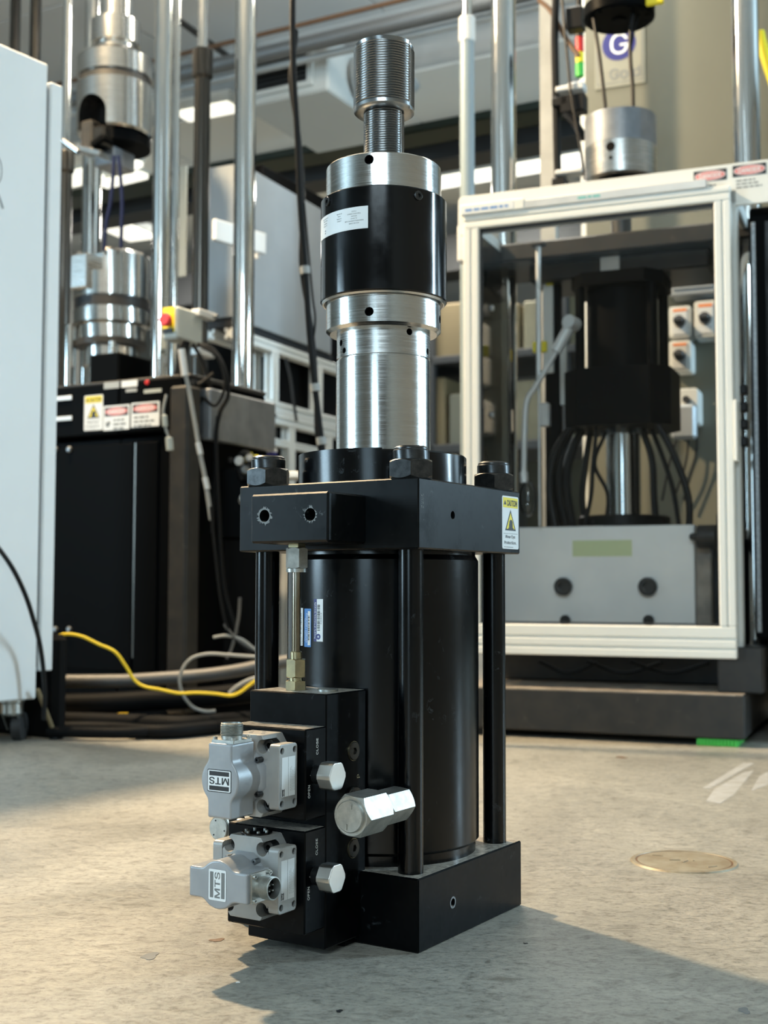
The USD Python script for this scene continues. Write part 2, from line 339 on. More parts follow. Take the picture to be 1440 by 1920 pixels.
def bars(w, h, n, M, z=.0004, seed=3):
    r = random.Random(seed); x = -w / 2; ms = []
    ws = [r.choice((1, 1, 2, 3)) for _ in range(2 * n)]; s = w / sum(ws)
    for k, q in enumerate(ws):
        if k % 2 == 0: ms.append(prism(sbox(x, -h / 2, x + q * s, h / 2), z, z + .0002))
        x += q * s
    return tf(cat(ms), M)

# ------------------------------------------------------------------ prims
USED = {}
def numbered(parent, name):
    k = USED.get((parent, name), 0); USED[(parent, name)] = k + 1
    return f'{parent}/{name}' + (f'_{k:03d}' if k else '')
def thing(name, label, category, loc=(0, 0, 0), rotz=0., group=None):
    p = numbered('/World', name); x = UsdGeom.Xform.Define(stage, p)
    x.AddTranslateOp().Set(Gf.Vec3d(*map(float, loc))); x.AddRotateZOp().Set(float(rotz))
    tag(x.GetPrim(), label, category, group); return p
def tag(prim, label=None, category=None, group=None, kind=None):
    for k, v in (('label', label), ('category', category), ('group', group), ('kind', kind)):
        if v: prim.SetCustomDataByKey(k, v)
def obj(name, mesh, m, parent='/World', smooth=30, label=None):
    p = numbered(parent, name)
    if isinstance(mesh, (list, tuple)) : mesh = cat(mesh)
    g = usdkit.mesh(stage, p, mesh, MT[m], smooth=smooth)
    if label: g.GetPrim().SetCustomDataByKey('label', label)
    return p
def single(name, mesh, m, label, category, group=None, smooth=30, kind=None):
    p = obj(name, mesh, m, smooth=smooth); tag(stage.GetPrimAtPath(p), label, category, group, kind); return p
def struct(name, mesh, m, smooth=30, parent='/World'):
    p = obj(name, mesh, m, parent, smooth)
    if parent == '/World': stage.GetPrimAtPath(p).SetCustomDataByKey('kind', 'structure')
    return p
class Frame:
    """a local frame on the floor: x = depth direction, y = to the left, z = up"""
    def __init__(s, origin, yaw):
        s.o = np.array(origin, float); s.yaw = yaw
        s.e2 = np.array([math.sin(yaw), math.cos(yaw)]); s.e1 = np.array([-math.cos(yaw), math.sin(yaw)])
        s.deg = 90 - math.degrees(yaw)
        s.M = np.eye(4); s.M[:2, 0] = s.e2; s.M[:2, 1] = s.e1; s.M[:2, 3] = s.o
    def loc(s, p): q = np.array(p[:2]) - s.o; return np.array([q @ s.e2, q @ s.e1, p[2]])
    def on(s, px, py, d):                 # the point of the upright plane x = d along a direction
        r = ray(px, py); t = ((s.o + d * s.e2) @ s.e2) / (r[:2] @ s.e2); return s.loc(O + r * t)
    def onw(s, px, py, w):                # of the upright plane y = w
        r = ray(px, py); t = ((s.o + w * s.e1) @ s.e1) / (r[:2] @ s.e1); return s.loc(O + r * t)
    def onz(s, px, py, z): return s.loc(atz(px, py, z))
    def at(s, px, py, Y): return s.loc(at(px, py, Y))
    def W(s, p): return (s.M @ np.array([*p, 1.]))[:3]

# ------------------------------------------------------------------ the setting
RM = Frame((0, 0), .489)
def rbox(d0, d1, w0, w1, z0, z1, b=.004): return tf(bx(d0, d1, w0, w1, z0, z1, b), RM.M)
D0, D1, W0, W1, ZC = -4.5, 19.0, WWR, WWL, 3.3
struct('floor', rbox(D0, D1, W0, W1, -.1, 0, 0), 'floor')
struct('ceiling', rbox(D0, D1, W0, W1, ZC, ZC + .1, 0), 'ceil')
struct('wall_back', rbox(D1, D1 + .1, W0, W1, 0, ZC, 0), 'khaki')
struct('wall_front', rbox(D0 - .1, D0, W0, W1, 0, ZC, 0), 'far_grey')
struct('wall_left', rbox(D0, D1, W1, W1 + .1, 0, ZC, 0), 'side_grey')
struct('wall_right', rbox(D0, D1, W0 - .1, W0, 0, ZC, 0), 'side_grey')
def window_frame(name, dc_, ww, wid, z0, z1):
    q = 1 if ww < 0 else -1
    return struct(name, cat([rbox(dc_ - wid / 2 - .05, dc_ + wid / 2 + .05, ww + q * .002, ww + q * .055, z, z + .05, .004) for z in (z0 - .05, z1)] + [rbox(dc_ + x - .025, dc_ + x + .025, ww + q * .002, ww + q * .055, z0, z1, .004) for x in (-wid / 2 - .025, wid / 2 + .025)]), 'white_rail')
window_frame('window_1', 4.55, W0, .24, .35, 2.55); window_frame('window_4', 7.7, W0, 2.4, .60, 2.60); window_frame('window_2', -2.5, W1, 3.6, .5, 2.60)
struct('window_3', cat([rbox(D0 + .002, D0 + .055, -.85, .65, z, z + .05, .004) for z in (.35, 1.7)] + [rbox(D0 + .002, D0 + .055, w, w + .05, .4, 1.7, .004) for w in (-.85, .6)]), 'white_rail')  # added frame around the front fill, no window known there

# ------------------------------------------------------------------ the hydraulic actuator standing in the foreground
AC = Frame((.03785, 1.3740), .5632)         # local x = u (along the right face, away), y = v (along the left face), z up; near lower corner at 0
ACT = thing('hydraulic_actuator', 'tall black hydraulic actuator in the foreground with a threaded steel stud on top', 'actuator', (*AC.o, 0), AC.deg)
def A(name, mesh, m, parent=None, **k): return obj(name, mesh, m, parent or ACT, **k)
LF = lambda u, v, z: frame((u, v, z), (0, -1, 0), (0, 0, 1), (-1, 0, 0))      # faces of the left side (out = -u)
RF = lambda u, v, z: frame((u, v, z), (1, 0, 0), (0, 0, 1), (0, -1, 0))       # faces of the right side (out = -v)
CC = (.125, .125)
A('base_plate', cut(bx(0, .25, 0, .25, 0, .0788, .0016), rod((.0755, -.01, .039), (.0755, .03, .039), .0045)), 'black')
pl = A('top_plate', cut(bx(0, .25, 0, .25, .434, .5125, .0016), rod((.0766, -.01, .4744), (.0766, .03, .4744), .0048)), 'black_plate')
A('hole_ring', cut(lathe([(.0066, 0), (.0066, .0006)], (.0755, .0002, .039), (0, -1, 0)), rod((.0755, -.01, .039), (.0755, .03, .039), .0046)), 'nut_face')
A('cylinder_body', lathe([(.1125, .0788), (.1125, .090), (.1166, .094), (.1166, .424), (.113, .430), (.113, .434)], (*CC, 0), n=128), 'black_paint')
c0 = .0245
for (u, v) in ((c0, c0), (.25 - c0, c0), (c0, .25 - c0), (.25 - c0, .25 - c0)):
    A('tie_rod', rod((u, v, .0788), (u, v, .434), .0142, n=40), 'black_paint')
    th = math.radians(AC.deg)
    a0 = math.radians(-90) - th + math.radians(3)                # one flat towards the camera
    nt = A('tie_rod_nut', hexnut((u, v, .5125), (0, 0, 1), .0475, .0215, rot=0), 'black_nut', smooth=20)
    A('stud_end', lathe([(.0205, .0005), (.0205, .0105), (.0195, .012), (.0195, .0135), (.017, .0155)], (u, v, .534)), 'black_nut', nt)
A('flange', lathe([(.1025, .5125), (.1025, .5495), (.1005, .5515)], (*CC, 0), n=128), 'black_paint')
# raised half ring of the flange: from the camera side round to the left
aL = np.linspace(math.radians(212.6 - 1), math.radians(100), 60)
ring = Polygon([(.1045 * math.cos(t), .1045 * math.sin(t)) for t in aL] + [(.070 * math.cos(t), .070 * math.sin(t)) for t in aL[::-1]])
A('flange_half_ring', prism(ring, .5128, .5525, frame((*CC, 0), (1, 0, 0), (0, 1, 0))), 'black_paint')
A('stop_bar', bx(.118, .130, .2285, .2325, .5125, .546, .0008), 'alu')
A('piston_rod', lathe([(.0586, .5515), (.0586, .6695), (.0570, .6702), (.0570, .6712)], (*CC, 0), n=96), 'steel')
def radial(px, py, r, z=None):
    """direction (angle) on the cylinder of radius r about the axis under that pixel, and the height"""
    C = AC.W((*CC, 0)); d = ray(px, py); o = O[:2] - C[:2]; a = d[:2] @ d[:2]; b = 2 * o @ d[:2]; c = o @ o - r * r
    disc = max(b * b - 4 * a * c, 0); t = (-b - math.sqrt(disc)) / (2 * a); p = O + d * t; q = AC.loc(p)
    return math.atan2(q[1] - CC[1], q[0] - CC[0]), q[2]
def hole(px, py, r, rad, depth=.02):
    t, z = radial(px, py, r); d = np.array([math.cos(t), math.sin(t), 0]); c = np.array([*CC, z])
    return rod(c + d * (r - depth), c + d * (r + .01), rad, n=24), t, z, d, c
hs = [hole(768, 622, .058, .0042), hole(645, 657, .058, .0036), hole(639, 643, .058, .0040), hole(802, 659, .058, .0040), hole(820, 632, .058, .003)]
A('lock_collar', cut(lathe([(.0565, .6712), (.0579, .6722), (.0579, .706)], (*CC, 0), n=96), *[h[0] for h in hs[:4]]), 'steel_brushed')
LCH = [hole(692, 584, .0712, .0055), hole(825, 599, .0712, .005)]
lc = A('load_cell', lathe([(.0735, .7405), (.0777, .7432), (.0785, .7445), (.0785, .8682), (.077, .8697)], (*CC, 0), n=128), 'black_gloss')
A('band_lip', lathe([(.0712, .7412), (.0755, .7405), (.0772, .7428), (.0712, .7432)], (*CC, 0), n=128), 'steel_brushed', lc)
A('lower_adapter', cut(lathe([(.058, .7035), (.0665, .7035), (.0712, .7072), (.0712, .742)], (*CC, 0), n=128), *[h[0] for h in LCH]), 'steel', lc)
UCH = [hole(692, 299, .0718, .0058), hole(827, 324, .0718, .005)]
A('upper_adapter', cut(lathe([(.0718, .869), (.0718, .9105), (.070, .9122)], (*CC, 0), n=128), *[h[0] for h in UCH]), 'steel', lc)
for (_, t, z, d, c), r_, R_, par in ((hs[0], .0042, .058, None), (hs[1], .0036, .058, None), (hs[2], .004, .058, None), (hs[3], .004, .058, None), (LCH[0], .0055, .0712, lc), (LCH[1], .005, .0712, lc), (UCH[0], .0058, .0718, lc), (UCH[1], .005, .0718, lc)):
    A('spanner_hole', cut(rod(c + d * (R_ - .014), c + d * (R_ - .0012), r_ * .985, n=24), rod(c + d * (R_ - .012), c + d * R_, r_ * .9, n=24)), 'void', par)  # black cups put the shade into the drilled holes
for px, py in ((615, 378), (784, 367), (610, 545)):
    if py > 500: continue
    t, z = radial(px, py, .0787); d = np.array([math.cos(t), math.sin(t), 0]); c = np.array([*CC, z]) + d * .0778
    s = A('socket_screw', cut(lathe([(.0056, 0), (.0056, .0022), (.005, .0028)], c, d), prism(ngon(6, .0048), .001, .004, axisframe(c, d))), 'black_nut', lc)
def bend(m, r, t0, z0):
    """wraps a flat mesh (a along the surface to the right, b up, c out) round the actuator's axis"""
    v = np.array(m.vertices); t = t0 + v[:, 0] / r; q = r + v[:, 2]
    m = m.copy(); m.vertices = np.c_[CC[0] + q * np.cos(t), CC[1] + q * np.sin(t), z0 + v[:, 1]]; return m
def fine(m, e=.004):
    v, f = trimesh.remesh.subdivide_to_size(m.vertices, m.faces, e, max_iter=12); return trimesh.Trimesh(v, f)
t1, za = radial(690, 412, .0788); t2, zb = radial(606, 425, .0788)
t2 -= 2 * math.pi * (t2 > t1)
wl = abs(t1 - t2) * .0788 + .012; tm = t1 - np.sign(t1 - t2) * wl / 2 / .0788; sg = np.sign(t1 - t2); zl = (za + zb) / 2 + .0005
lab = A('data_label', bend(fine(prism(sbox(-wl / 2, -.0135, wl / 2, .0135), 0, .0003)), .0787, tm, zl), 'label', lc)
I4 = np.eye(4)
def bl(m, dx, dy): return bend(fine(tf(m, translation_matrix((dx, dy, .0003))), .006), .0787, tm, zl)
rows = [('Model #:', '1271J'), ('Type :', 'SHEAR LOAD CELL'), ('Serial # :', '149504'), ('Output :', '2 mV / V'), ('', 'MTS Systems Corporation'), ('', 'MADE IN USA')]
for k, (p, q) in enumerate(rows):
    if p: A('print', bl(txt(p, .0015, I4, .0001), wl * .06, .0085 - k * .0029), 'grey_ink', lab)
    if q: A('print', bl(txt(q, .0015, I4, .0001), wl * .30, .0085 - k * .0029), 'grey_ink', lab)
for k, q in enumerate(('Force transducer', 'Static rating', 'Excitation', 'Bridge 350', '', 'P/N', 'S/N')):
    if q: A('print', bl(txt(q, .0014, I4, .0001), -wl * .27, .0095 - k * .0030), 'grey_ink' if k > 4 else 'pale_ink', lab)
A('stud', lathe([(.0265, .912)] + thread(.0255, .0021, .914, .9855, .00302) + [(.024, .987)], (*CC, 0), n=96, helix=.00302), 'thread')
A('threaded_coupling', lathe([(.026, .9835), (.0345, .9835), (.0378, .9862), (.0378, .9905)] + thread(.0383, .0022, .991, 1.0675, .00322) + [(.0372, 1.069), (.0352, 1.0705)], (*CC, 0), n=128, helix=.00322), 'thread')

# port block on the left side of the top plate
uP, v0, v1 = -.0734, .0692, .1748
pb = A('port_block', cut(bx(uP, .001, v0, v1, .4405, .4950, .0022), rod((uP - .01, .1552, .4706), (uP + .03, .1552, .4706), .0068), rod((uP - .01, .0930, .4703), (uP + .03, .0930, .4703), .0070)), 'black_plate')
def worn_ring(r0, r1, seed):
    r = random.Random(seed); k = 72
    pts = [((r1 + (r.random() - .5) * .004) * math.cos(2 * math.pi * i / k), (r1 + (r.random() - .5) * .004) * math.sin(2 * math.pi * i / k)) for i in range(k)]
    return Polygon(pts).buffer(0).difference(Point(0, 0).buffer(r0))
A('worn_ring', prism(worn_ring(.0069, .0096, 4), 0, .00015, LF(uP, .1552, .4706)), 'grey_ink', pb, label='grey worn ring around the left hole')
A('worn_ring', prism(worn_ring(.0071, .0082, 5), 0, .00015, LF(uP, .0930, .4703)), 'grey_ink', pb)

# steel tube with its compression fittings between port block and manifold
tu, tv = -.040, .135
A('fitting_stub', bx(tu - .007, tu + .007, tv - .007, tv + .007, .434, .4408, .0005), 'brass')
A('tube_nut', hexnut((tu, tv, .4125), (0, 0, 1), .0222, .0235, .3), 'zinc', smooth=20)
A('tube_collar', lathe([(.0118, .4085), (.0118, .4125)], (tu, tv, 0)), 'zinc')
A('steel_tube', rod((tu, tv, .318), (tu, tv, .410), .0049), 'tube')
A('tube_sleeve', lathe([(.0066, .311), (.0066, .3195), (.0058, .3205)], (tu, tv, 0)), 'brass')
A('tube_nut', hexnut((tu, tv, .2915), (0, 0, 1), .0205, .0205, .02), 'brass', smooth=20)
A('tube_neck', rod((tu, tv, .286), (tu, tv, .292), .0078), 'brass')
A('tube_nut', hexnut((tu, tv, .2775), (0, 0, 1), .0215, .0105, .02, ch=.04), 'brass', smooth=20)

# main manifold and the two valve blocks in front of it
uM, vM0, vM1 = -.0681, .074, .178
man = A('manifold', bx(uM, .0095, vM0, vM1, .009, .2775, .0014), 'black')
A('manifold_foot', bx(-.02, .002, .082, .17, 0, .0095, .001), 'black')
A('manifold_plug', lathe([(.0115, .2772), (.0115, .2798), (.0105, .2805)], (-.034, .096, 0)), 'zinc', man)
for z in (.212, .1066):
    plg = A('port_plug', cut(lathe([(.0102, 0), (.0102, .0016), (.0094, .0022)], (-.016, vM0, z), (0, -1, 0)), prism(ngon(6, .0072), .0002, .004, axisframe((-.016, vM0, z), (0, -1, 0)))), 'bronze', man)
    A('plug_rim', cut(lathe([(.0108, 0), (.0108, .0010)], (-.016, vM0, z), (0, -1, 0), n=64), rod((-.016, vM0 + .01, z), (-.016, vM0 - .01, z), .0101, n=64)), 'brass', plg)
rotl = rotation_matrix(math.pi / 2, (0, 0, 1))
A('lettering', txt('P', .006, RF(-.0056, vM0, .1834) @ rotl), 'brass', man)
A('lettering', txt('24', .0032, RF(-.0672 + .004, vM0, .1795)), 'stamp', man)
for zc, z0, z1 in ((.197, .149, .2434), (.0925, .0323, .1381)):
    vb = A('valve_block', bx(-.105, uM + .0005, vM0 + .0004, vM1 - .0008, z0, z1, .0014), 'black')
    A('lettering', txt('CLOSE', .0034, RF(-.0848, vM0, zc + .027) @ rotl, width=.0170), 'stamp', vb)
    A('lettering', txt('OPEN', .0034, RF(-.0990, vM0, zc - .0185) @ rotl, width=.0135), 'stamp', vb)
    A('index_mark', bx(-.0965, -.094, vM0 - .0002, vM0 + .001, zc - .0025, zc - .0015, 0), 'stamp', vb)
    ku, kz = -.0868, zc - .002
    kn = A('valve_knob', prism(Point(0, 0).buffer(.0153, quad_segs=16).intersection(ngon(6, .0284)), 0, .0165, frame((ku, .0625, kz), (1, 0, 0), (0, 0, 1), (0, -1, 0)), b=.0009), 'knob', smooth=25)
    A('knob_stem', rod((ku, vM0, kz), (ku, .0620, kz), .0098), 'rubber', kn)

# elbow fitting with its cap on the right face
ex, ey, ez = -.016, .0225, .158
A('port_washer', lathe([(.0155, 0), (.0155, .0025), (.0145, .0035)], (ex, vM0, ez), (0, -1, 0)), 'bronze')
A('elbow_stem', rod((ex, vM0, ez), (ex, ey, ez), .0105), 'zinc')
el = A('elbow_body', hexnut((ex - .028, ey, ez), (1, 0, 0), .0330, .046, .1, ch=.12), 'zinc', smooth=20)
A('elbow_neck', rod((ex - .034, ey, ez), (ex - .02, ey, ez), .0135), 'zinc', el)
nut = A('cap_nut', hexnut((ex - .082, ey, ez), (1, 0, 0), .0405, .050, .1, ch=.16), 'zinc', smooth=20)
A('cap_disc', lathe([(.0165, 0), (.0165, .003), (.0155, .0042)], (ex - .081, ey, ez), (-1, 0, 0)), 'zinc', nut)
for s in (-1, 1):
    A('raised_mark', bx(ex - .0862, ex - .085, ey + s * -.003 - .0008, ey + s * -.003 + .0008, ez + s * .0105 - .003, ez + s * .0105 + .003, .0003), 'zinc', nut)
# capped fitting on the left side of the manifold
fx, fy, fz = -.060, .2255, .1195
A('elbow_stem', rod((fx + .018, vM1, fz), (fx + .018, fy, fz), .010), 'zinc')
n2 = A('cap_nut', hexnut((fx, fy, fz), (1, 0, 0), .029, .03, .2), 'zinc', smooth=20)
A('cap_disc', lathe([(.0132, 0), (.0132, .003), (.0122, .004)], (fx + .0005, fy, fz), (-1, 0, 0)), 'zinc', n2)
for k in range(3):
    an = 1.2 + k * 2.1; A('pin_mark', rod((fx - .0035, fy + .0095 * math.cos(an), fz + .0095 * math.sin(an)), (fx - .0039, fy + .0095 * math.cos(an), fz + .0095 * math.sin(an)), .0009, n=10), 'ink', n2)

# ---- the two servo valves: a right, b up, c out of the left side
def servo_valve(zc, turn, faded, topdisc):
    V = LF(-.105, .125, zc)
    T = lambda m: tf(m, V)
    hw, hh = .0308, .0420
    octo = Polygon([(-hw, -hh + .017), (-hw + .011, -hh), (hw - .011, -hh), (hw, -hh + .017), (hw, hh - .017), (hw - .011, hh), (-hw + .011, hh), (-hw, hh - .017)]).buffer(-.001).buffer(.001)
    bolts = [(sx * .0215, sy * .0305) for sx in (-1, 1) for sy in (-1, 1)]
    body = prism(octo, 0, .0352, b=.0008)
    body = cut(body, *[rod((x, y, .012), (x, y, .05), .0072, n=32) for x, y in bolts])
    bd = A('servo_valve', T(body), 'valve', label=('upper' if turn == 0 else 'lower') + ' grey servo valve with its connector pointing ' + ('up' if turn == 0 else 'right'))
    for x, y in bolts:
        A('corner_bolt', tf(cut(lathe([(.0062, .013), (.0062, .024), (.0056, .0248)], n=28), prism(ngon(6, .0055), .018, .03)), V @ translation_matrix((x, y, 0))), 'black_nut', bd)
    for s in (1, -1):
        # cover plate on the side: p right along the plate's face = into the depth (-c)
        PM = V @ frame((s * .0306, 0, .0198), (0, 0, -s), (0, 1, 0), (s, 0, 0))
        hp = [(x, y) for x in (-.0108, .0108) for y in (-.0268, .0268)]
        plate = cut(prism(rrect(.0318, .0668, .0045), 0, .0126, b=.0010), *[rod((x, y, .0066), (x, y, .02), .0034, n=24) for x, y in hp])
        cp = A('cover_plate', tf(plate, PM), 'valve', bd)
        if s == 1:
            for x, y in hp:
                A('cover_screw', tf(cut(lathe([(.0029, .0067), (.0029, .0098)], n=20), prism(ngon(6, .0024), .008, .012)), PM @ translation_matrix((x, y, 0))), 'black_nut', bd)
            lw = .0222
            A('name_plate', patch(lw, .0400, PM @ translation_matrix((0, 0, .0126)), .0003), 'label', bd)
            LM = PM @ translation_matrix((0, 0, .0129))
            A('plate_line', patch(.0003, .040, LM @ translation_matrix((-.0006, 0, 0)), .0001), 'grey_ink', bd)
            A('lettering', txt('MTS', .0018, LM @ translation_matrix((-.0090, -.0158, 0)) @ rotl, width=.0062), 'ink', bd)
            A('plate_line', [patch(.0009, .0072, LM @ translation_matrix((q, -.0158, 0)), .0001) for q in (-.0106, -.0074)], 'ink', bd)
            A('print', lines(.030, 4, LM @ translation_matrix((.003, 0, 0)) @ rotl, 0, .0001, 5, .0022, .0005), 'pale_ink', bd)
    # flared seat of the motor cap
    seat = trimesh.Trimesh(*_hull([(*p, .0345) for p in ngon(8, .053, math.pi / 8).exterior.coords] + [(*p, .0405) for p in ngon(8, .050, math.pi / 8).exterior.coords] + [(*p, .050) for p in Point(0, 0).buffer(.0175).exterior.coords]), process=False)
    A('cap_seat', T(seat), 'valve_cap', bd, smooth=50)
    for sx in (-1, 1):
        for sy in (-1, 1):
            if turn == 0: x, y = sx * .0205, sy * .0175
            else: x, y = sx * .0175, sy * .0190
            A('seat_screw', tf(cut(lathe([(.0030, .036), (.0030, .0435), (.0026, .044)], n=20), prism(ngon(6, .0024), .041, .047)), V @ translation_matrix((x, y, 0))), 'black_nut' if turn == 0 else 'nut_face', bd)
    C = V @ rotation_matrix(-turn, (0, 0, 1))
    prof = sbox(-.0152, -.0385, .0152, .0365).union(Point(0, -.001).buffer(.0242, quad_segs=24))
    prof = prof.buffer(.010, quad_segs=12).buffer(-.010, quad_segs=12).buffer(-.0016, quad_segs=8).buffer(.0016, quad_segs=8)
    A('motor_cap', tf(prism(prof, .0425, .0782, b=.0022), C), 'valve_cap', bd, smooth=40)
    # badge: white plate, black rim, two bars, three letters; upside down with the connector up
    B = C @ translation_matrix((0, -.001, .0782)) @ rotation_matrix(math.pi, (0, 0, 1))
    ink = 'grey_ink' if faded else 'ink'
    bg = A('badge', patch(.0310, .0226, B, .0003, .0018), ink, bd)
    if faded: A('badge_field', patch(.0308, .0224, B, .0001, .0017, z=.0003), 'label', bd)
    else: A('badge_field', patch(.0294, .0210, B, .0001, .0014, z=.0003), 'label', bd)
    for y in (-.0073, .0073): A('badge_bar', patch(.0256, .0044, B @ translation_matrix((0, y, 0)), .0001, z=.0004), ink, bd)
    A('lettering', txt('MTS', .0066, B @ translation_matrix((0, 0, .0004)), .0001, width=.0258, bold=True), ink, bd)
    # connector at the cap's +b end
    E_ = C @ frame((0, .0365, .0590), (1, 0, 0), (0, 0, -1), (0, 1, 0))
    A('connector_flange', tf(prism(rrect(.0292, .0300, .001), 0, .0030), E_), 'zinc', bd)
    for x in (-.0118, .0118):
        for y in (-.0122, .0122):
            A('flange_screw', tf(cut(lathe([(.0022, .003), (.0022, .0058)], n=16), prism(ngon(6, .002), .0045, .007)), E_ @ translation_matrix((x, y, 0))), 'zinc', bd)
    shell = lathe([(.0108, .0028), (.0108, .0065), (.0096, .0072)] + thread(.0116, .0011, .0075, .0178, .00145) + [(.0112, .0188), (.0102, .0192), (.0098, .0085)], n=56)
    shell = trimesh.creation.revolve(np.array([(.0, .0028), (.0108, .0028), (.0108, .0065), (.0098, .0072)] + thread(.0118, .0011, .0075, .0180, .00145) + [(.0114, .0190), (.0103, .0192), (.0099, .0080), (0, .0080)], float), sections=56)
    if shell.volume < 0: shell.invert()
    A('connector_barrel', tf(shell, E_), 'zinc', bd)
    A('connector_insert', tf(lathe([(.0098, .0078), (.0098, .0105)], n=32), E_), 'void', bd)
    for x in (-.0028, .0028):
        for y in (-.0028, .0028):
            A('connector_pin', tf(lathe([(.0008, .010), (.0008, .0155), (.0004, .016)], n=10), E_ @ translation_matrix((x, y, 0))), 'zinc', bd)
    if topdisc:
        TD = V @ frame((0, hh, .0165), (1, 0, 0), (0, 0, -1), (0, 1, 0))
        td = A('service_cover', tf(lathe([(.0165, 0), (.0165, .0014), (.0155, .002)], n=48), TD), 'black_gloss', bd)
        for k in range(6):
            an = k * math.pi / 3 + .3
            A('cover_screw', tf(lathe([(.0017, .002), (.0017, .0034), (.0012, .0038)], n=12), TD @ translation_matrix((.0115 * math.cos(an), .0115 * math.sin(an), 0))), 'zinc', bd)
    else:
        TD = V @ frame((0, hh, .0165), (1, 0, 0), (0, 0, -1), (0, 1, 0))
        for k in range(4):
            A('pin_hole', tf(lathe([(.0024, 0), (.0024, .0002)], n=16), TD @ translation_matrix((-.012 + .008 * k, .006 * (-1) ** k, 0))), 'grey_ink', bd)
servo_valve(.197, 0, False, False)
servo_valve(.0925, math.pi / 2, True, True)

# ---- stickers
def warn_label(M, w, h, parent, name, text, head='CAUTION'):
    """tall caution label: yellow header, triangle with a head in goggles, two lines of text"""
    s = obj(name, patch(w, h, M, .0004, w * .06), 'label', parent)
    P_ = M @ translation_matrix((0, 0, .0004))
    obj('label_header', patch(w * .90, h * .19, P_ @ translation_matrix((0, h * .375, 0)), .0002), 'yellow', s)
    obj('lettering', txt(head, h * .105, P_ @ translation_matrix((w * .09, h * .37, .0002)), width=w * .62, bold=True), 'ink', s)
    tri = Polygon([(-.5, -.43), (.5, -.43), (0, .57)])
    Q = P_ @ translation_matrix((-w * .34, h * .372, .0002))
    obj('warning_triangle', prism(affinity.scale(tri, w * .16, h * .09, origin=(0, 0)), 0, .0001, Q), 'ink', s)
    T2 = affinity.scale(tri, w * .66, h * .40, origin=(0, 0))
    Q = P_ @ translation_matrix((0, h * .02, 0))
    obj('warning_triangle', prism(T2, 0, .0001, Q), 'ink', s)
    obj('warning_field', prism(T2.buffer(-w * .045, join_style=2), .0001, .0002, Q), 'yellow', s)
    hd = affinity.scale(Point(0, 0).buffer(.5), w * .20, h * .13).union(sbox(-w * .16, -h * .135, w * .16, -h * .09)).union(affinity.translate(sbox(-w * .12, -h * .11, w * .10, -h * .02), 0, 0))
    obj('head_symbol', prism(affinity.translate(hd, w * .02, -h * .03), .0002, .0003, Q), 'ink', s)
    obj('label_rule', patch(w * .86, h * .006, P_ @ translation_matrix((0, -h * .21, 0)), .0001), 'ink', s)
    for k, t in enumerate(text):
        obj('lettering', txt(t, h * .058, P_ @ translation_matrix((-w * .02, -h * (.275 + k * .105), 0)), width=w * (.60 if k == 0 else .74)), 'ink', s)
    obj('print', lines(w * .8, 1, P_ @ translation_matrix((0, -h * .465, 0)), 0, .0001, 2, .001, h * .012), 'grey_ink', s)
    return s
a = AC.onw(943, 978, 0); b_ = AC.onw(970, 978, 0)
warn_label(RF((a[0] + b_[0]) / 2, 0, AC.onw(956, 980, 0)[2]), (b_[0] - a[0]) * 1.12, .0655, pl, 'caution_label', ('Wear Eye', 'Protection.'))
A('lettering', cat([txt(q, .0028, RF(.0085, 0, .493 - .0042 * k)) for k, q in enumerate(('4 7', '1 3', '2 8', '0 6'))]), 'grey_ink', pl)
# stickers on the cylinder, reading upwards
def cyl_sticker(px, pyc, w, h):
    t, z = radial(px, pyc, .1168); return t, z
def sticker(name, px, py, wdt, hgt, build):
    t, z = radial(px, py, .1167)
    def put(n_, m, mt_, parent, fine_=True): return obj(n_, bend12(fine(m, .006), t, z), mt_, parent)
    return put, t, z
def bend12(m, t0, z0, r=.1167):
    v = np.array(m.vertices); t = t0 + v[:, 0] / r; q = r + v[:, 2]
    m = m.copy(); m.vertices = np.c_[CC[0] + q * np.cos(t), CC[1] + q * np.sin(t), z0 + v[:, 1]]; return m
cyl = ACT + '/cylinder_body'
put, *_ = sticker('a', 597, 1163, 0, 0, None)
W_, H_ = .0140, .0488
s = put('asset_sticker', prism(sbox(-W_ / 2, -H_ / 2, W_ / 2, H_ / 2), 0, .0003), 'label', cyl)
put('sticker_band', prism(sbox(-W_ / 2, -H_ / 2, -W_ / 2 + .0045, H_ / 2), .0003, .0004), 'navy', s)
put('lettering', txt('Property of Columbia University', .0024, translation_matrix((-W_ / 2 + .0023, 0, .0004)) @ rotl, .0001, width=H_ * .86), 'label', s)
put('barcode', bars(H_ * .62, .0040, 24, translation_matrix((.0006, .003, 0)) @ rotl, .0003, 3), 'ink', s)
put('lettering', txt('0408342', .0015, translation_matrix((.0042, .002, .0003)) @ rotl, .0001, width=.013), 'ink', s)
put('crest_disc', prism(Point(0, 0).buffer(.0034), .0003, .0004, translation_matrix((.0002, -H_ / 2 + .0055, 0))), 'navy', s)
put('crest_mark', prism(Point(0, 0).buffer(.0012), .0004, .0005, translation_matrix((.0002, -H_ / 2 + .0055, 0))), 'label', s)
put, *_ = sticker('b', 577, 1177, 0, 0, None)
W_, H_ = .0125, .0445
s = put('lab_sticker', prism(rrect(W_, H_, .001), 0, .0003), 'blue', cyl)
put('sticker_field', prism(sbox(.0005, -H_ / 2 + .002, W_ / 2 - .0012, H_ / 2 - .003), .0003, .0004), 'label', s)
put('lettering', txt('Carleton Laboratory', .0026, translation_matrix((-.0018, 0, .0003)) @ rotl, .0001, width=.034), 'label', s)
put('lettering', txt('Columbia University', .0013, translation_matrix((-.0046, -.002, .0003)) @ rotl, .0001, width=.026), 'label', s)
put('barcode', bars(.030, .0026, 22, translation_matrix((.0024, 0, 0)) @ rotl, .0004, 8), 'ink', s)
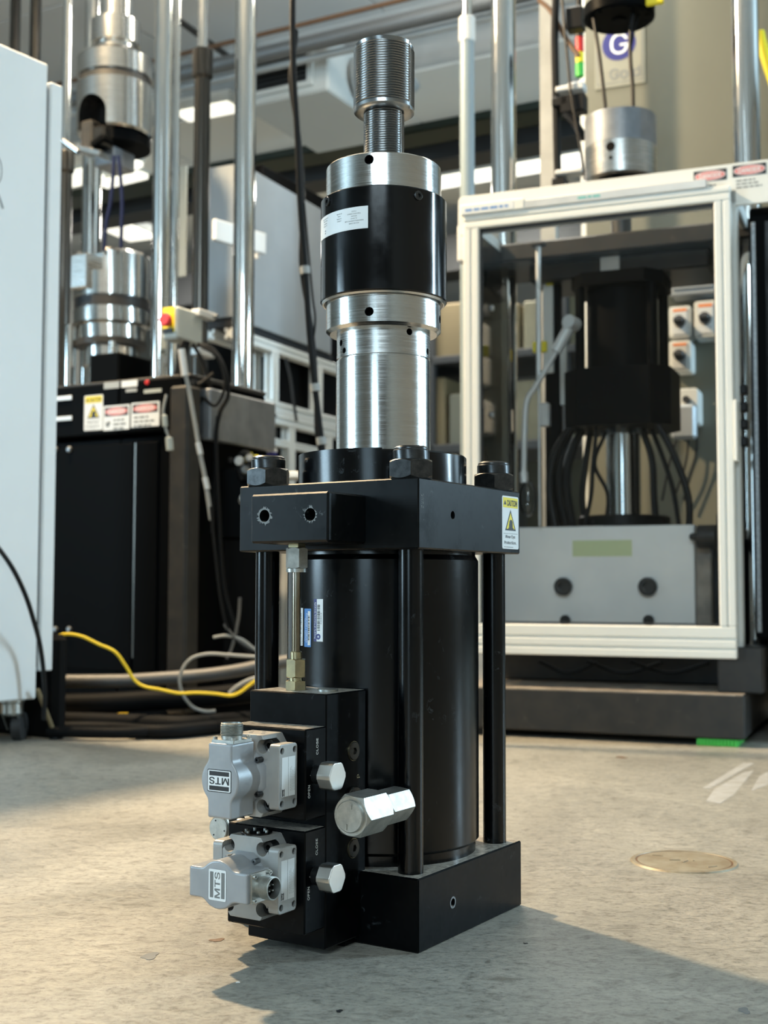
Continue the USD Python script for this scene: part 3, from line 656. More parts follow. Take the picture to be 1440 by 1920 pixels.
put, *_ = sticker('c', 563, 1175, 0, 0, None)
W_, H_ = .0120, .0440
s = put('serial_sticker', prism(rrect(W_, H_, .0008), 0, .0003), 'label', cyl)
put('barcode', bars(.024, .0030, 16, translation_matrix((.0020, .004, 0)) @ rotl, .0003, 5), 'grey_ink', s)
put('print', lines(.010, 2, translation_matrix((.003, -.016, 0)) @ rotl, .0003, .0001, 4, .002, .0006), 'grey_ink', s)

# ------------------------------------------------------------------ ceiling structure (part of the setting) and services under it
def bar(px, py, z, dd, dz, w0, w1, b=.004):
    """a bar along the room's width: its lower near edge passes under that pixel at height z; dd deep, dz high"""
    d = RM.onz(px, py, z)[0]; return rbox(d, d + dd, w0, w1, z, z + dz, b)
WL, WR = 7.4, -1.5
d_s = RM.onz(862, 113, 2.95)[0]
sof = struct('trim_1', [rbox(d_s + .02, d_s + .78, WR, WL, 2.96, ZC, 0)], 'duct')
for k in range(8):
    w0 = WR + k * 1.5; struct('panel', rbox(d_s + .018, d_s + .80, w0 + .004, w0 + 1.496, 2.945, 2.96, .002), 'soffit', parent=sof)  # light from below put into the whiter underside; the face stays grey
# upper storey of ceiling panels between the bars
for i in range(6):
    for j in range(7):
        d0 = 3.4 + i * 1.22 + (1.0 if i > 2 else 0); w0 = -3.2 + j * 1.22
        struct('panel', rbox(d0 + .006, d0 + 1.214, w0 + .006, w0 + 1.214, ZC - .012, ZC - .001, .002), 'ceil', parent='/World/ceiling')
d_t = RM.onz(862, 232, 2.9)[0]
tr = single('cable_tray', [rbox(d_t, d_t + .22, WR, WL, 2.90, 2.905, 0), rbox(d_t, d_t + .01, WR, WL, 2.90, 2.985, 0), rbox(d_t + .21, d_t + .22, WR, WL, 2.90, 2.985, 0)], 'tray', 'long dark green cable tray hanging below the ceiling behind the white soffit', 'cable tray')
for k in range(12):
    w = WR + k; obj('hanger', tf(rod((d_t + .11, w, 2.985), (d_t + .11, w, ZC), .006, n=10), RM.M), 'duct', tr)
d_b = RM.onz(862, 292, 2.88)[0]
struct('trim_2', rbox(d_b, d_b + .22, WR, WL, 2.88, 3.02), 'beam')
struct('trim_3', rbox(d_b + 1.9, d_b + 2.2, WR, WL, 2.75, 3.02), 'beam')
struct('trim_4', rbox(d_t + .35, d_t + .55, WR, WL, 3.0, ZC), 'ceil')
def along(name, px, py, z, r, m, label, category, n=24):
    q = RM.onz(px, py, z); return single(name, tf(rod((q[0], WR, z), (q[0], WL, z), r, n=n), RM.M), m, label, category)
along('round_duct', 640, 68, 2.90, .037, 'pipe_grey', 'thick grey round duct running under the ceiling at the top of the picture', 'duct')
along('conduit', 640, 96, 2.86, .018, 'duct', 'grey conduit running just below the thick round duct', 'pipe')
along('sprinkler_pipe', 640, 28, 3.02, .011, 'rust', 'thin brown pipe across the ceiling above the thick grey duct', 'pipe', 12)
# cross pipe with a branch near the left columns
q0, q1 = RM.onz(345, 30, 3.15), RM.onz(470, 130, 3.15)
single('branch_pipe', tf(rod(q0 * [1, 1, 0] + [-.2, 0, 3.12], q1 * [1, 1, 0] + [.2, 0, 3.12], .016, n=12), RM.M), 'beam', 'dark pipe crossing the ceiling seen between the two tall left columns', 'pipe')
# square duct with a dark grille hung below the round one
g = RM.onz(530, 190, 2.72)
vd = thing('vent_duct', 'grey square ventilation duct with a black grille under the ceiling', 'duct')
obj('duct_body', rbox(g[0] + .02, g[0] + .75, g[1] - .24, g[1] + .26, 2.74, 3.02, .01), 'cream', vd)
obj('duct_elbow', tf(tube([(g[0] + .30, g[1] - .235, 2.88), (g[0] + .32, g[1] - .30, 2.89), (g[0] + .44, g[1] - .33, 2.94), (g[0] + .62, g[1] - .34, 3.02)], .11, 24), RM.M), 'duct', vd)
fr = obj('grille_frame', cut(bx(g[0] + .005, g[0] + .025, g[1] - .16, g[1] + .20, 2.775, 2.965, .002), bx(g[0] - .1, g[0] + .1, g[1] - .13, g[1] + .17, 2.80, 2.94, 0)).apply_transform(RM.M), 'cream', vd)
obj('grille_throat', rbox(g[0] + .018, g[0] + .022, g[1] - .13, g[1] + .17, 2.80, 2.94, 0), 'void', vd)
for k in range(6): obj('grille_slat', rbox(g[0] + .008, g[0] + .016, g[1] - .13, g[1] + .17, 2.805 + k * .022, 2.812 + k * .022, 0), 'beam', fr)
# fluorescent strips that the photograph shows
def strip(p0, p1, z, w, m, label, r=.05, group=None):
    a, b = RM.onz(*p0, z), RM.onz(*p1, z); dd = b - a; L = np.linalg.norm(dd[:2]); e = dd / L
    t = thing('fluorescent_light', label, 'ceiling light', group=group)
    M_ = RM.M @ frame(a * [1, 1, 0] + [0, 0, z], (e[0], e[1], 0), (-e[1], e[0], 0))
    obj('housing', tf(bx(0, L, -w, w, .03, .09, .004), M_), 'white_rail', t)
    for x_ in (.1 * L, .9 * L): obj('hanger', tf(rod((x_, 0, .09), (x_, 0, ZC - z - .013), .004, n=8), M_), 'duct', t)
    obj('diffuser', tf(bx(.01, L - .01, -w * .9, w * .9, 0, .03, .008), M_), m, t)
    return t
strip((800, 352), (1110, 300), 2.9, .085, 'strip', 'bright fluorescent strip above the left end of the glazed enclosure')
strip((560, 640), (628, 672), 2.9, .13, 'strip_far', 'fluorescent strip under the grey sheet metal cabinet, left of the steel collar')
strip((800, 618), (868, 655), 2.9, .12, 'strip_far', 'upper of the three far fluorescent strips right of the actuator')
strip((800, 672), (872, 712), 2.9, .16, 'strip_far', 'middle one of the three far fluorescent strips right of the actuator')
strip((800, 732), (872, 770), 2.9, .16, 'strip_far', 'lowest of the three far fluorescent strips right of the actuator')
strip((75, 355), (180, 330), 2.9, .10, 'strip_far', 'fluorescent strip between the white cabinet and the upper grip', )
strip((200, 300), (262, 318), 2.9, .06, 'strip', 'short fluorescent strip right below the upper grip')
strip((190, 352), (272, 332), 2.9, .05, 'strip_far', 'fluorescent strip behind the two blue hoses')
strip((195, 420), (268, 452), 2.9, .12, 'strip_far', 'fluorescent strip just above the lower grip')
strip((340, 225), (440, 205), 2.9, .06, 'strip_far', 'fluorescent strip seen between the two tall left columns')
# far storage rack with cartons behind the aluminium frame
rk = thing('storage_rack', 'far dark storage rack behind the actuator neck', 'rack')
ra = RM.at(430, 800, 9.4); z0 = .4
obj('shelf', rbox(ra[0], ra[0] + .8, ra[1] - 3.6, ra[1] + .3, 1.32, 1.38), 'beam', rk); obj('shelf', rbox(ra[0], ra[0] + .8, ra[1] - 3.6, ra[1] + .3, 1.94, 1.99), 'beam', rk)
for k in range(5): obj('upright', rbox(ra[0], ra[0] + .06, ra[1] + .3 - k * .97, ra[1] + .24 - k * .97, 0, 2.7), 'beam', rk)
rr = random.Random(11)
for lvl, zz in enumerate((1.3805, 1.9905)):
    w = ra[1] + .2
    for k in range(7):
        s = .30 + rr.random() * .2; hh = .25 + rr.random() * .25
        single('storage_carton', rbox(ra[0] + .05, ra[0] + .6, w - s, w, zz, zz + hh, .01), ('carton', 'khaki', 'carton', 'beige')[rr.randrange(4)], ORD[k] + ' carton from the left on the ' + ('lower', 'upper')[lvl] + ' shelf of the far rack', 'carton', ('cartons on the upper far shelf', 'cartons on the lower far shelf')[1 - lvl]); w -= s + .03
# black power cable hanging from the ceiling between the left machine and the actuator
cb = [at(549, -40, 3.3), at(549, 60, 3.3), at(551, 150, 3.3), at(558, 260, 3.3), at(563, 380, 3.3), at(572, 500, 3.3), at(580, 620, 3.3), at(590, 720, 3.3), at(602, 820, 3.3), at(612, 900, 3.3), at(640, 1050, 3.3)]
t = thing('hanging_cable', 'black cable bundle hanging from the ceiling left of the actuator', 'cable')
top = cb[0].copy(); top[2] = ZC
obj('cable', tube([top] + cb, .0085, 10), 'rubber', t)
obj('cable', tube([top + [.02, .01, 0]] + [p + [.010 * math.sin(i * 2.2), .012, 0] for i, p in enumerate(cb)], .0065, 10), 'rubber', t)
obj('cable', tube([cb[4] + [.01, 0, 0], at(585, 545, 3.3), at(591, 600, 3.3), at(585, 650, 3.3)], .003, 8), 'rubber', t)
for k in (5, 7, 8): obj('cable_tie', lathe([(.0135, 0), (.0135, .02)], cb[k], cb[k + 1] - cb[k], n=20), 'grey_cable', t)

# beige wall block on the right behind the enclosure
MM = Frame((.8935, 3.2), .3902)
wd = 1.25
wl_ = MM.on(1097, 150, wd)[1]
RWALL = struct('wall_right_partition', tf(bx(wd, wd + .14, -1.0, wl_, 0, ZC, .0), MM.M), 'beige')
struct('trim_5', tf(lathe([(.03, 0), (.03, ZC)], (wd + .03, wl_ - .005, 0)), MM.M), 'cream')
def onwall(px, py): return MM.on(px, py, wd)
FW = lambda p, out=0: MM.M @ frame((wd - out, p[1], p[2]), (0, -1, 0), (0, 0, 1), (-1, 0, 0))
c = onwall(1160, 84); wd_ = abs(onwall(1115, 84)[1] - onwall(1209, 84)[1]); ht = onwall(1160, 0)[2] - onwall(1160, 168)[2]
sg_ = thing('wall_sign', 'cream wall sign with a white G in a navy disc', 'sign')
F0 = FW(onwall(1162, 78))
obj('sign_panel', patch(wd_, ht, F0, .004), 'sign', sg_)
rim = sbox(-wd_ * .46, -ht * .46, wd_ * .46, ht * .46)
obj('sign_border', prism(rim.difference(rim.buffer(-.003)), .004, .0045, F0), 'grey_ink', sg_)
gd = onwall(1161, 83); gr = abs(onwall(1131, 83)[1] - onwall(1194, 83)[1]) / 2
obj('disc', prism(Point(0, 0).buffer(gr), .004, .0048, FW(gd)), 'navy', sg_)
obj('lettering', txt('G', gr * 1.22, FW(gd, .005), .0006, bold=False), 'label', sg_)
lt = onwall(1161, 138)
obj('lettering', txt('Gold', gr * .62, FW(onwall(1172, 137), .004), .0008, bold=True), 'grey_ink', sg_)
# switch boxes on the wall, seen through the pane
def onw_box(name, px0, py0, px1, py1, t, m, label, category):
    a, b = onwall(px0, py0), onwall(px1, py1); y = (a[1] + b[1]) / 2; z = (a[2] + b[2]) / 2
    th_ = thing(name, label, category)
    obj('box', prism(rrect(abs(a[1] - b[1]), abs(a[2] - b[2]), .012), 0, t, FW((0, y, z)), b=.006), m, th_)
    return th_, FW((0, y, z), t), abs(a[1] - b[1]), abs(a[2] - b[2])
for (nm, r_, lab_) in (('switch_box', (1262, 585, 1304, 641), 'upper left cream switch box on the beige wall, black dial on a steel plate'), ('switch_box', (1262, 648, 1304, 703), 'lower cream switch box on the beige wall, small black dial'), ('switch_box', (1308, 575, 1352, 640), 'right cream switch box on the beige wall, large black dial')):
    b_, M_, w_, h_ = onw_box(nm, *r_, .09, 'cream', lab_, 'switch')
    obj('face_plate', patch(w_ * .62, h_ * .78, M_, .004), 'alu', b_)
    obj('label_strip', patch(w_ * .6, h_ * .08, M_ @ translation_matrix((0, h_ * .36, .004)), .001), 'orange', b_)
    obj('dial', tf(lathe([(w_ * .26, 0), (w_ * .24, .03), (w_ * .12, .03), (w_ * .12, .036)]), M_), 'ink', b_)
    obj('dial_grip', tf(bx(-w_ * .22, w_ * .22, -.009, .009, .03, .05, .004), M_), 'ink', b_)
b_, M_, w_, h_ = onw_box('wall_panel', 1262, 455, 1352, 560, .10, 'grey_sheet', 'grey metal wall box above the switch boxes', 'box')
obj('panel_door', patch(w_ * .82, h_ * .8, M_, .008), 'grey_sheet', b_)
b_, M_, w_, h_ = onw_box('disconnect_box', 1255, 738, 1318, 800, .10, 'cream', 'pale wall box with a grey lever below the switch boxes', 'box')
obj('lever', tf(bx(-.03, .055, -.12, .0, 0, .05, .01), M_), 'grey_sheet', b_); obj('lever_pin', tf(lathe([(.012, 0), (.012, .03)], (.02, .02, 0)), M_), 'ink', b_)
for k, (x, y) in enumerate(((1265, 850), (1290, 870), (1310, 845))):
    p0, p1, p2 = onwall(1290, 795), onwall(x, y), onwall(1245 + 20 * k, 940)
    single('wall_cable', tf(tube([(wd - .05, p0[1] - .012 * k, p0[2]), (wd - .05, p1[1], p1[2]), (wd - .04, p2[1], p2[2])], .004, 8), MM.M), 'rubber', ORD[k] + ' thin dark cable fanning out below the lever box', 'cable', 'cables below the lever box')

# ------------------------------------------------------------------ the test machine on the right: x = depth behind its door, y = to the left, z up
def XM(name, label, category, group=None): return thing(name, label, category, (*MM.o, 0), MM.deg, group)
TM = XM('testing_machine', 'right hand testing machine with chrome columns on a dark slab behind the glazed enclosure', 'machine')
def B(name, mesh, m, parent=None, **k): return obj(name, mesh, m, parent or TM, **k)
XC, YC = .40, .365
sl = B('base_slab', bx(-.05, .95, -.022, .765, .0185, .1285, .004), 'dark_steel')
B('slab_wear', bx(-.047, .93, -.018, .75, .1275, .1293, .0006), 'slab_top', sl)
B('slab_edge', bx(-.0495, -.047, .0, .76, .1262, .1290, .0004), 'slab_top', sl)
for (y, m) in ((.04, 'green'), (.70, 'rubber')):
    pd = B('foot_pad', bx(-.045, .16, y - .085 + .04, y + .085 - .03, 0, .0185, .002), m, label='bright green ribbed foot pad' if m == 'green' else None)
    if m == 'green':
        for k in range(12): B('pad_rib', rod((-.0465, y - .040 + .0085 * k, .001), (-.046, y - .040 + .0085 * k, .0175), .0025, n=8), 'green', pd)
for (y) in (.04, .70): B('foot_pad', bx(.75, .93, y - .06, y + .06, 0, .0185, .002), 'rubber')
B('support_block', bx(.02, .20, -.06, .052, .128, .245, .004), 'dark_steel', label='scuffed dark steel block at the right end of the slab')
B('support_block', bx(.12, .30, -.20, -.075, .0, .262, .004), 'slab_top', label='rusty pale block right of the slab')
# silver plate with four bolts on the machine bed
bp = B('bed_plate', bx(.20, .26, .132, .70, .22, .5685, .003), 'bed_alu')
B('bed', bx(.262, .75, .075, .72, .128, .54, .006), 'dark_steel')
B('bed_bracket', bx(.205, .262, .088, .131, .24, .545, .003), 'slab_top')
for px, py, r in ((1058, 1100, .0255), (1216, 1100, .0255), (1061, 1163, .015), (1217, 1163, .015)):
    q = MM.on(px, py, .2)
    B('socket_bolt', cut(lathe([(r * .96, 0), (r, .002), (r, r * .8), (r * .85, r)], (.2005, q[1], q[2]), (-1, 0, 0)), prism(ngon(6, r * .95), r * .4, r * 1.2, axisframe((.2005, q[1], q[2]), (-1, 0, 0)))), 'black_nut', bp)
q = MM.on(1128, 1027, .2); B('tape_strip', bx(.1992, .2005, q[1] - .085, q[1] + .083, q[2] - .024, q[2] + .021, .0002), 'post_it', bp, label='pale green tape strip')
q = MM.on(1315, 1006, .17)
kb = B('lock_knob', lathe([(.006, -.02), (.010, -.014), (.010, 0), (.030, .002), (.032, .006), (.032, .05), (.03, .052)], (.175, q[1] + .012, q[2]), (0, -1, 0)), 'dark_steel')
B('knob_bracket', bx(.15, .21, q[1] - .085, q[1] - .042, q[2] - .045, q[2] + .06, .003), 'dark_steel', kb)
# lower grip, rod, block and cylinder inside the enclosure
B('rod_base', lathe([(.135, .54), (.135, .60), (.13, .605)], (XC, YC, 0)), 'black_plate'); B('rod_base_plate', bx(XC - .14, XC + .14, YC - .16, YC + .16, .54, .575, .003), 'black_plate')
B('spec_plate', bx(XC - .142, XC - .139, YC + .03, YC + .10, .545, .572, .0004), 'alu')
B('actuator_rod', lathe([(.0505, .60), (.0505, .864)], (XC, YC, 0), n=64), 'chrome')
for a in range(8):
    an = a * math.pi / 4 + .2; B('flange_bolt', rod((XC + .062 * math.cos(an), YC + .062 * math.sin(an), .848), (XC + .062 * math.cos(an), YC + .062 * math.sin(an), .870), .008, n=12), 'nut_face')
hexb = Polygon([(-.135, -.105), (-.08, -.155), (.08, -.155), (.135, -.105), (.135, .105), (.08, .155), (-.08, .155), (-.135, .105)])
B('cylinder_head', prism(affinity.scale(hexb, 1.05, 1.0), .862, 1.030, frame((XC, YC, 0), (1, 0, 0), (0, 1, 0))), 'dark_paint')
B('cylinder_barrel', lathe([(.104, 1.03), (.104, 1.275)], (XC, YC, 0), n=72), 'dark_paint')
for sx in (-1, 1):
    for sy in (-1, 1): B('tie_rod', rod((XC + sx * .095, YC + sy * .105, 1.03), (XC + sx * .095, YC + sy * .105, 1.275), .0145), 'dark_paint')
B('cylinder_cap', prism(affinity.scale(hexb, .98, .86), 1.275, 1.312, frame((XC, YC, 0), (1, 0, 0), (0, 1, 0))), 'dark_paint')
ch = B('crosshead', bx(.28, .56, -.06, .79, 1.37, 1.425, .006), 'dark_steel'); B('crosshead', bx(.33, .56, .10, .63, 1.3125, 1.37, .006), 'dark_steel')
q = MM.on(1143, 472, .325); B('data_plate', bx(.3265, .3298, q[1] - .028, q[1] + .028, 1.318, 1.368, .0004), 'bed_alu')
for y in (.73, -.002):
    B('column', lathe([(.0385, .128), (.0385, 3.05)], (XC, y, 0), n=64), 'chrome')
B('top_crosshead', bx(.18, .62, -.12, .85, 3.05, 3.24, .01), 'dark_steel')
# load cell spool above the enclosure with the disc hanging over it
q = MM.on(1163, 280, XC)
sp = B('load_spool', lathe([(.098, 1.606), (.106, 1.613), (.106, 1.708)], (XC, YC, 0), n=96), 'steel_brushed')
B('spool_top', lathe([(.106, 1.7085), (.106, 1.800), (.104, 1.803)], (XC, YC, 0), n=96), 'grey_plate', sp)
B('spool_socket', lathe([(.066, 1.55), (.066, 1.605)], (XC, YC, 0)), 'void', sp)
B('spool_neck', lathe([(.03, 1.42), (.03, 1.56)], (XC, YC, 0)), 'dark_steel')
for (px, py, r) in ((1156, 273, .0135), (1155, 294, .0055)):
    z = MM.on(px, py, XC - .106)[2]; an = math.radians(180 - 4)
    B('spanner_hole', lathe([(r, 0), (r, .0012)], (XC + .1055 * math.cos(an), YC + .1055 * math.sin(an), z), (math.cos(an), math.sin(an), 0), n=28), 'void', sp)  # black discs on the surface stand in for shaded holes
ds = B('top_disc', lathe([(.098, 2.108), (.106, 2.113), (.106, 2.15)], (XC, YC, 0), n=72), 'dark_paint')
B('disc_hub', lathe([(.022, 2.103), (.022, 2.109)], (XC, YC, 0)), 'void', ds); B('disc_rod', lathe([(.045, 2.15), (.045, 3.06)], (XC, YC, 0)), 'chrome')
for a in range(12):
    an = a * math.pi / 6; B('disc_bolt', rod((XC + .085 * math.cos(an), YC + .085 * math.sin(an), 2.1055), (XC + .085 * math.cos(an), YC + .085 * math.sin(an), 2.112), .0065, n=12), 'void', ds)
B('yellow_tab', bx(XC - .06, XC - .045, YC - .142, YC - .09, 2.112, 2.137, .003), 'yellow', ds)
def mline(name, pts, r, m, label, category, d=XC, n=8, group=None):
    P = [MM.on(p[0], p[1], p[2] if len(p) > 2 else d) for p in pts]
    return single(name, tf(tube(P, r, n), MM.M), m, label, category, group)
def hang(pts, d): return [MM.on(x, y, d) for x, y in pts]
cbt = XM('lifting_cable', 'black cables looped from the hanging disc down to the grey and steel spool', 'cable')
obj('cable', tube([MM.on(1110, 18, XC - .05)] + hang(((1117, 60), (1126, 120), (1136, 208)), XC - .05), .0055, 8), 'rubber', cbt)
obj('cable', tube([MM.on(1188, 18, XC - .03)] + hang(((1182, 60), (1182, 110), (1186, 160), (1187, 208)), XC - .03), .0060, 8), 'rubber', cbt)
obj('cable', tube([MM.on(1200, 18, XC)] + hang(((1190, 55), (1183, 90), (1181, 108)), XC - .02), .003, 8), 'rubber', cbt)
# ------- grey lift pole left of the column, aluminium post and cable carrier beside it
p0 = at(876, 220, 4.05); L_ = MM.loc(p0)
lp = XM('lift_pole', 'slim grey painted pole left of the chrome column, with a pale collar and chrome rod', 'pole')
obj('pole', lathe([(.024, 0), (.024, at(876, 78, 4.05)[2])], (L_[0], L_[1], 0)), 'grey_pole', lp)
zc_ = at(876, 78, 4.05)[2]
obj('collar', lathe([(.0255, zc_ - .003), (.0275, zc_), (.0275, zc_ + .078), (.025, zc_ + .080)], (L_[0], L_[1], 0)), 'alu', lp)
obj('chrome_rod', rod((L_[0], L_[1], zc_ + .08), (L_[0], L_[1], 3.29), .0165), 'chrome', lp)
a = MM.on(1012, 200, .92); b_ = MM.on(1041, 200, .92)
single('aluminium_post', tf(bx(.92, .96, b_[1], a[1], 0, 3.29, .002), MM.M), 'post_alu', 'flat aluminium post between the right chrome column and the cable carrier', 'post')
cc = XM('cable_carrier', 'black cable bracket and hoses beside the aluminium post above the enclosure', 'cable carrier')
o_ = lambda px, py, d=.62: MM.on(px, py, d)
obj('carrier_rail', tube(hang(((1043, -20), (1040, 60), (1042, 160), (1044, 260), (1046, 352), (1046, 420)), .64), .013, 10), 'rubber', cc)
obj('cable', tube(hang(((1053, -20), (1058, 50), (1064, 110), (1070, 170), (1080, 230), (1090, 290), (1098, 350), (1100, 400)), .60), .0045, 8), 'rubber', cc)
obj('cable', tube(hang(((1010, 0), (1032, 20), (1060, 70), (1085, 105)), .66), .008, 8), 'rust', cc)
for (x0, y0, x1, y1, m) in ((1041, 158, 1066, 172, 'alu'), (1064, 150, 1094, 170, 'alu'), (1034, 178, 1064, 200, 'rubber'), (1050, 172, 1096, 212, 'rubber'), (1040, 312, 1092, 328, 'alu'), (1034, 330, 1060, 358, 'rubber'), (1060, 8, 1092, 55, 'rubber')):
    p, q = o_(x0, y1, .61), o_(x1, y0, .61); obj('bracket', bx(.61, .66, q[1], p[1], p[2], q[2], .004), m, cc)
p, q = o_(1060, 214, .62), o_(1096, 260, .62); obj('bracket_arm', tube([p, (p + q) / 2 + [0, 0, .01], q], .013, 8), 'rubber', cc)
sc = XM('signal_tower', 'signal tower with red, yellow and green lamps left of the wall sign', 'lamp')
for (y0, y1, m) in ((70, 98, 'red'), (98, 118, 'yellow'), (118, 144, 'green')):
    p, q = o_(1087, y1, .75), o_(1087, y0, .75); obj('lamp_segment', lathe([(.014, p[2]), (.014, q[2] - .002)], (.75, p[1], 0)), m, sc)
p = o_(1087, 144, .75); q = o_(1087, 50, .75); obj('tower_pole', rod((.75, p[1], q[2] - .02), (.75, p[1], 3.29), .010), 'rubber', sc)
obj('tower_cap', lathe([(.0145, o_(1087, 70, .75)[2]), (.0145, q[2])], (.75, p[1], 0)), 'ink', sc)

# ------- the glazed enclosure
EN = XM('safety_enclosure', 'white framed glazed safety enclosure in front of the right testing machine', 'enclosure')
def E_(name, mesh, m, parent=None, **k): return obj(name, mesh, m, parent or EN, **k)
wD, zb, zt = .7282, .2154, 1.4359
gl0, gl1, gz0, gz1 = .041, .684, .300, 1.398
E_('door_rail', [bx(-.0, .035, 0, wD, zb + .0515, gz0 - .003, .003), bx(.006, .03, 0, wD, zb + .047, zb + .0525, 0), bx(0, .035, 0, wD, zb + .026, zb + .047, .003), bx(.006, .03, 0, wD, zb + .0215, zb + .0265, 0), bx(0, .035, 0, wD, zb, zb + .0215, .003)], 'white_rail', label='broad bottom rail with two grooves')
E_('door_rail', [bx(0, .035, 0, wD, gz1 + .022, zt, .003), bx(0, .035, 0.001, wD - .001, gz1, gz1 + .0185, .003), bx(.006, .03, .001, wD - .001, gz1 + .015, gz1 + .024, 0)], 'white_rail')
E_('door_stile', [bx(0, .035, 0, .0195, gz0 - .003, gz1 + .001, .003), bx(0, .035, .0225, gl0 + .001, gz0 - .003, gz1 + .001, .003), bx(.006, .03, .018, .024, gz0, gz1, 0)], 'white_rail')
E_('door_stile', [bx(0, .035, gl1 - .001, gl1 + .0195, gz0 - .003, gz1 + .001, .003), bx(0, .035, gl1 + .0225, wD, gz0 - .003, gz1 + .001, .003), bx(.006, .03, gl1 + .018, gl1 + .024, gz0, gz1, 0)], 'white_rail')
E_('door_pane', bx(.016, .021, gl0 - .004, gl1 + .004, gz0 - .004, gz1 + .004, 0), 'pane')
E_('pane_gasket', [bx(.013, .024, gl0, gl0 + .005, gz0, gz1, 0), bx(.013, .024, gl1 - .006, gl1, gz0, gz1, 0), bx(.013, .024, gl0, gl1, gz1 - .007, gz1, 0), bx(.013, .024, gl0, gl1, gz0, gz0 + .004, 0)], 'ink')
E_('side_frame', bx(.0355, .075, -.012, .012, zb, zt, .003), 'cream'); E_('side_frame', bx(.0355, .60, -.012, .006, zt - .04, zt, .003), 'cream')
E_('side_frame', bx(.0355, .60, .705, .725, zt - .04, zt, .003), 'cream'); E_('side_frame', bx(.0355, .60, .705, .725, zb, zb + .05, .003), 'cream')
E_('side_pane', bx(.036, .33, .698, .703, zb + .05, zt - .04, 0), 'pane_side')
for py in (578, 778):
    q = MM.onw(922, py, .697); E_('pane_bolt', lathe([(.0085, 0), (.0085, .005), (.006, .007)], (q[0], .6975, q[2]), (0, -1, 0)), 'alu')
E_('handle_strip', bx(-.006, .03, -.010, -.001, MM.on(1376, 865, 0)[2], MM.on(1376, 750, 0)[2], .002), 'white_rail')
for k in range(4): E_('hinge', bx(.036, .07, -.030, -.012, .76 + .045 * k, .785 + .045 * k, .003), 'rubber')
# sign beam across the top, wider than the door
sb = E_('sign_beam', tf(prism(rrect(.86, .112, .012), 0, .012, b=.001), frame((.048, .325, 1.4475), (0, -1, 0), (0, 0, 1), (-1, 0, 0))), 'white_rail')
tb = E_('top_rail', bx(-.004, .06, .55, .735, zt + .0005, zt + .030, .002), 'white_rail')
TF = lambda w, z, x=.0355: frame((x, w, z), (0, -1, 0), (0, 0, 1), (-1, 0, 0))
E_('top_plate', bx(-.003, .05, 0.06, .735, zt + .0004, zt + .024, .002), 'alu')
obj('blue_label', patch(.150, .020, TF(.655, zt + .0135, -.0042), .0004), 'label', EN); obj('print', lines(.13, 1, TF(.655, zt + .0135, -.0047) , 0, .0003, 3, .004, .006), 'blue', EN)
obj('teal_print', lines(.07, 1, TF(.365, zt + .012, -.0034), 0, .0003, 8, .004, .005), 'teal', EN)
def danger(w, z, wd2, parent, rows=3, cover=False):
    M_ = TF(w, z, .0358)
    s = obj('danger_header', patch(wd2, .030, M_, .0004), 'ink', parent)
    obj('danger_oval', prism(affinity.scale(Point(0, 0).buffer(.5, quad_segs=24), wd2 * .94, .0265), .0004, .0006, M_), 'label', s)
    obj('danger_oval', prism(affinity.scale(Point(0, 0).buffer(.5, quad_segs=24), wd2 * .90, .0235), .0006, .0007, M_), 'faded_red', s)
    obj('lettering', txt('DANGER', .012, M_ @ translation_matrix((0, 0, .0007)), width=wd2 * .66, bold=True), 'label', s)
    obj('print', lines(wd2 * .8, rows, M_ @ translation_matrix((0, -.026, 0)), 0, .0002, 6, .009, .0035), 'grey_ink', s)
danger(-.045, 1.4815, .085, sb); danger(.055, 1.4785, .085, sb, 1)

# things inside and beside the enclosure
dc = XM('control_cabinet', 'dark steel cabinet at the right edge behind the enclosure', 'cabinet')
obj('cabinet_body', bx(.10, .80, -.55, -.035, .263, 1.40, .006), 'dark_paint', dc)
obj('edge_strip', bx(.095, .101, -.052, -.040, .28, 1.36, .002), 'nut_face', dc)
obj('cabinet_door', bx(.092, .0995, -.54, -.075, .30, 1.36, .004), 'black_gloss', dc)
obj('plinth', bx(.31, .78, -.52, -.08, 0, .262, .003), 'dark_steel', dc)
single('white_wall_box', tf(bx(.9, 1.05, -.24, -.06, MM.on(1425, 215, .9)[2], MM.on(1425, 135, .9)[2], .01), MM.M), 'white', 'white box at the right edge beside the right chrome column', 'box')
single('yellow_tube', tf(tube([MM.on(1424, 60, .9), MM.on(1436, 110, .9), MM.on(1455, 170, .9)], .016, 10), MM.M), 'yellow', 'yellow tube at the upper right edge beside the chrome column', 'tube')
wb = MM.on(868, 420, .35)
single('white_housing', tf(bx(.30, .55, .772, .85, MM.on(852, 492, .3)[2], MM.on(852, 420, .3)[2], .006), MM.M), 'white', 'white metal housing left of the enclosure top, behind the black load cell', 'housing')
hr = XM('hanging_rod', 'thin steel rod hanging upright behind the pane', 'rod')
q = MM.on(1010, 640, .17)
obj('thick_rod', rod((.17, q[1], MM.on(1010, 720, .17)[2]), (.17, q[1], MM.on(1010, 462, .17)[2]), .0075), 'alu', hr)
obj('thin_rod', rod((.17, q[1], .5690), (.17, q[1], MM.on(1010, 720, .17)[2]), .003), 'alu', hr); obj('rod_clip', bx(.155, .185, q[1] - .02, q[1] + .02, MM.on(1010, 462, .17)[2], MM.on(1010, 455, .17)[2], .002), 'ink', hr)
gn = XM('gooseneck_lamp', 'bent tube lamp with a clear bulb hanging behind the pane left of the black cylinder', 'lamp')
d_ = .16
obj('lamp_neck', tube([MM.on(x, y, d_) for x, y in ((982, 890), (984, 800), (988, 752), (1002, 728), (1025, 690), (1048, 650))], .0085, 12), 'alu', gn)
p, q = MM.on(1042, 660, d_), MM.on(1072, 606, d_)
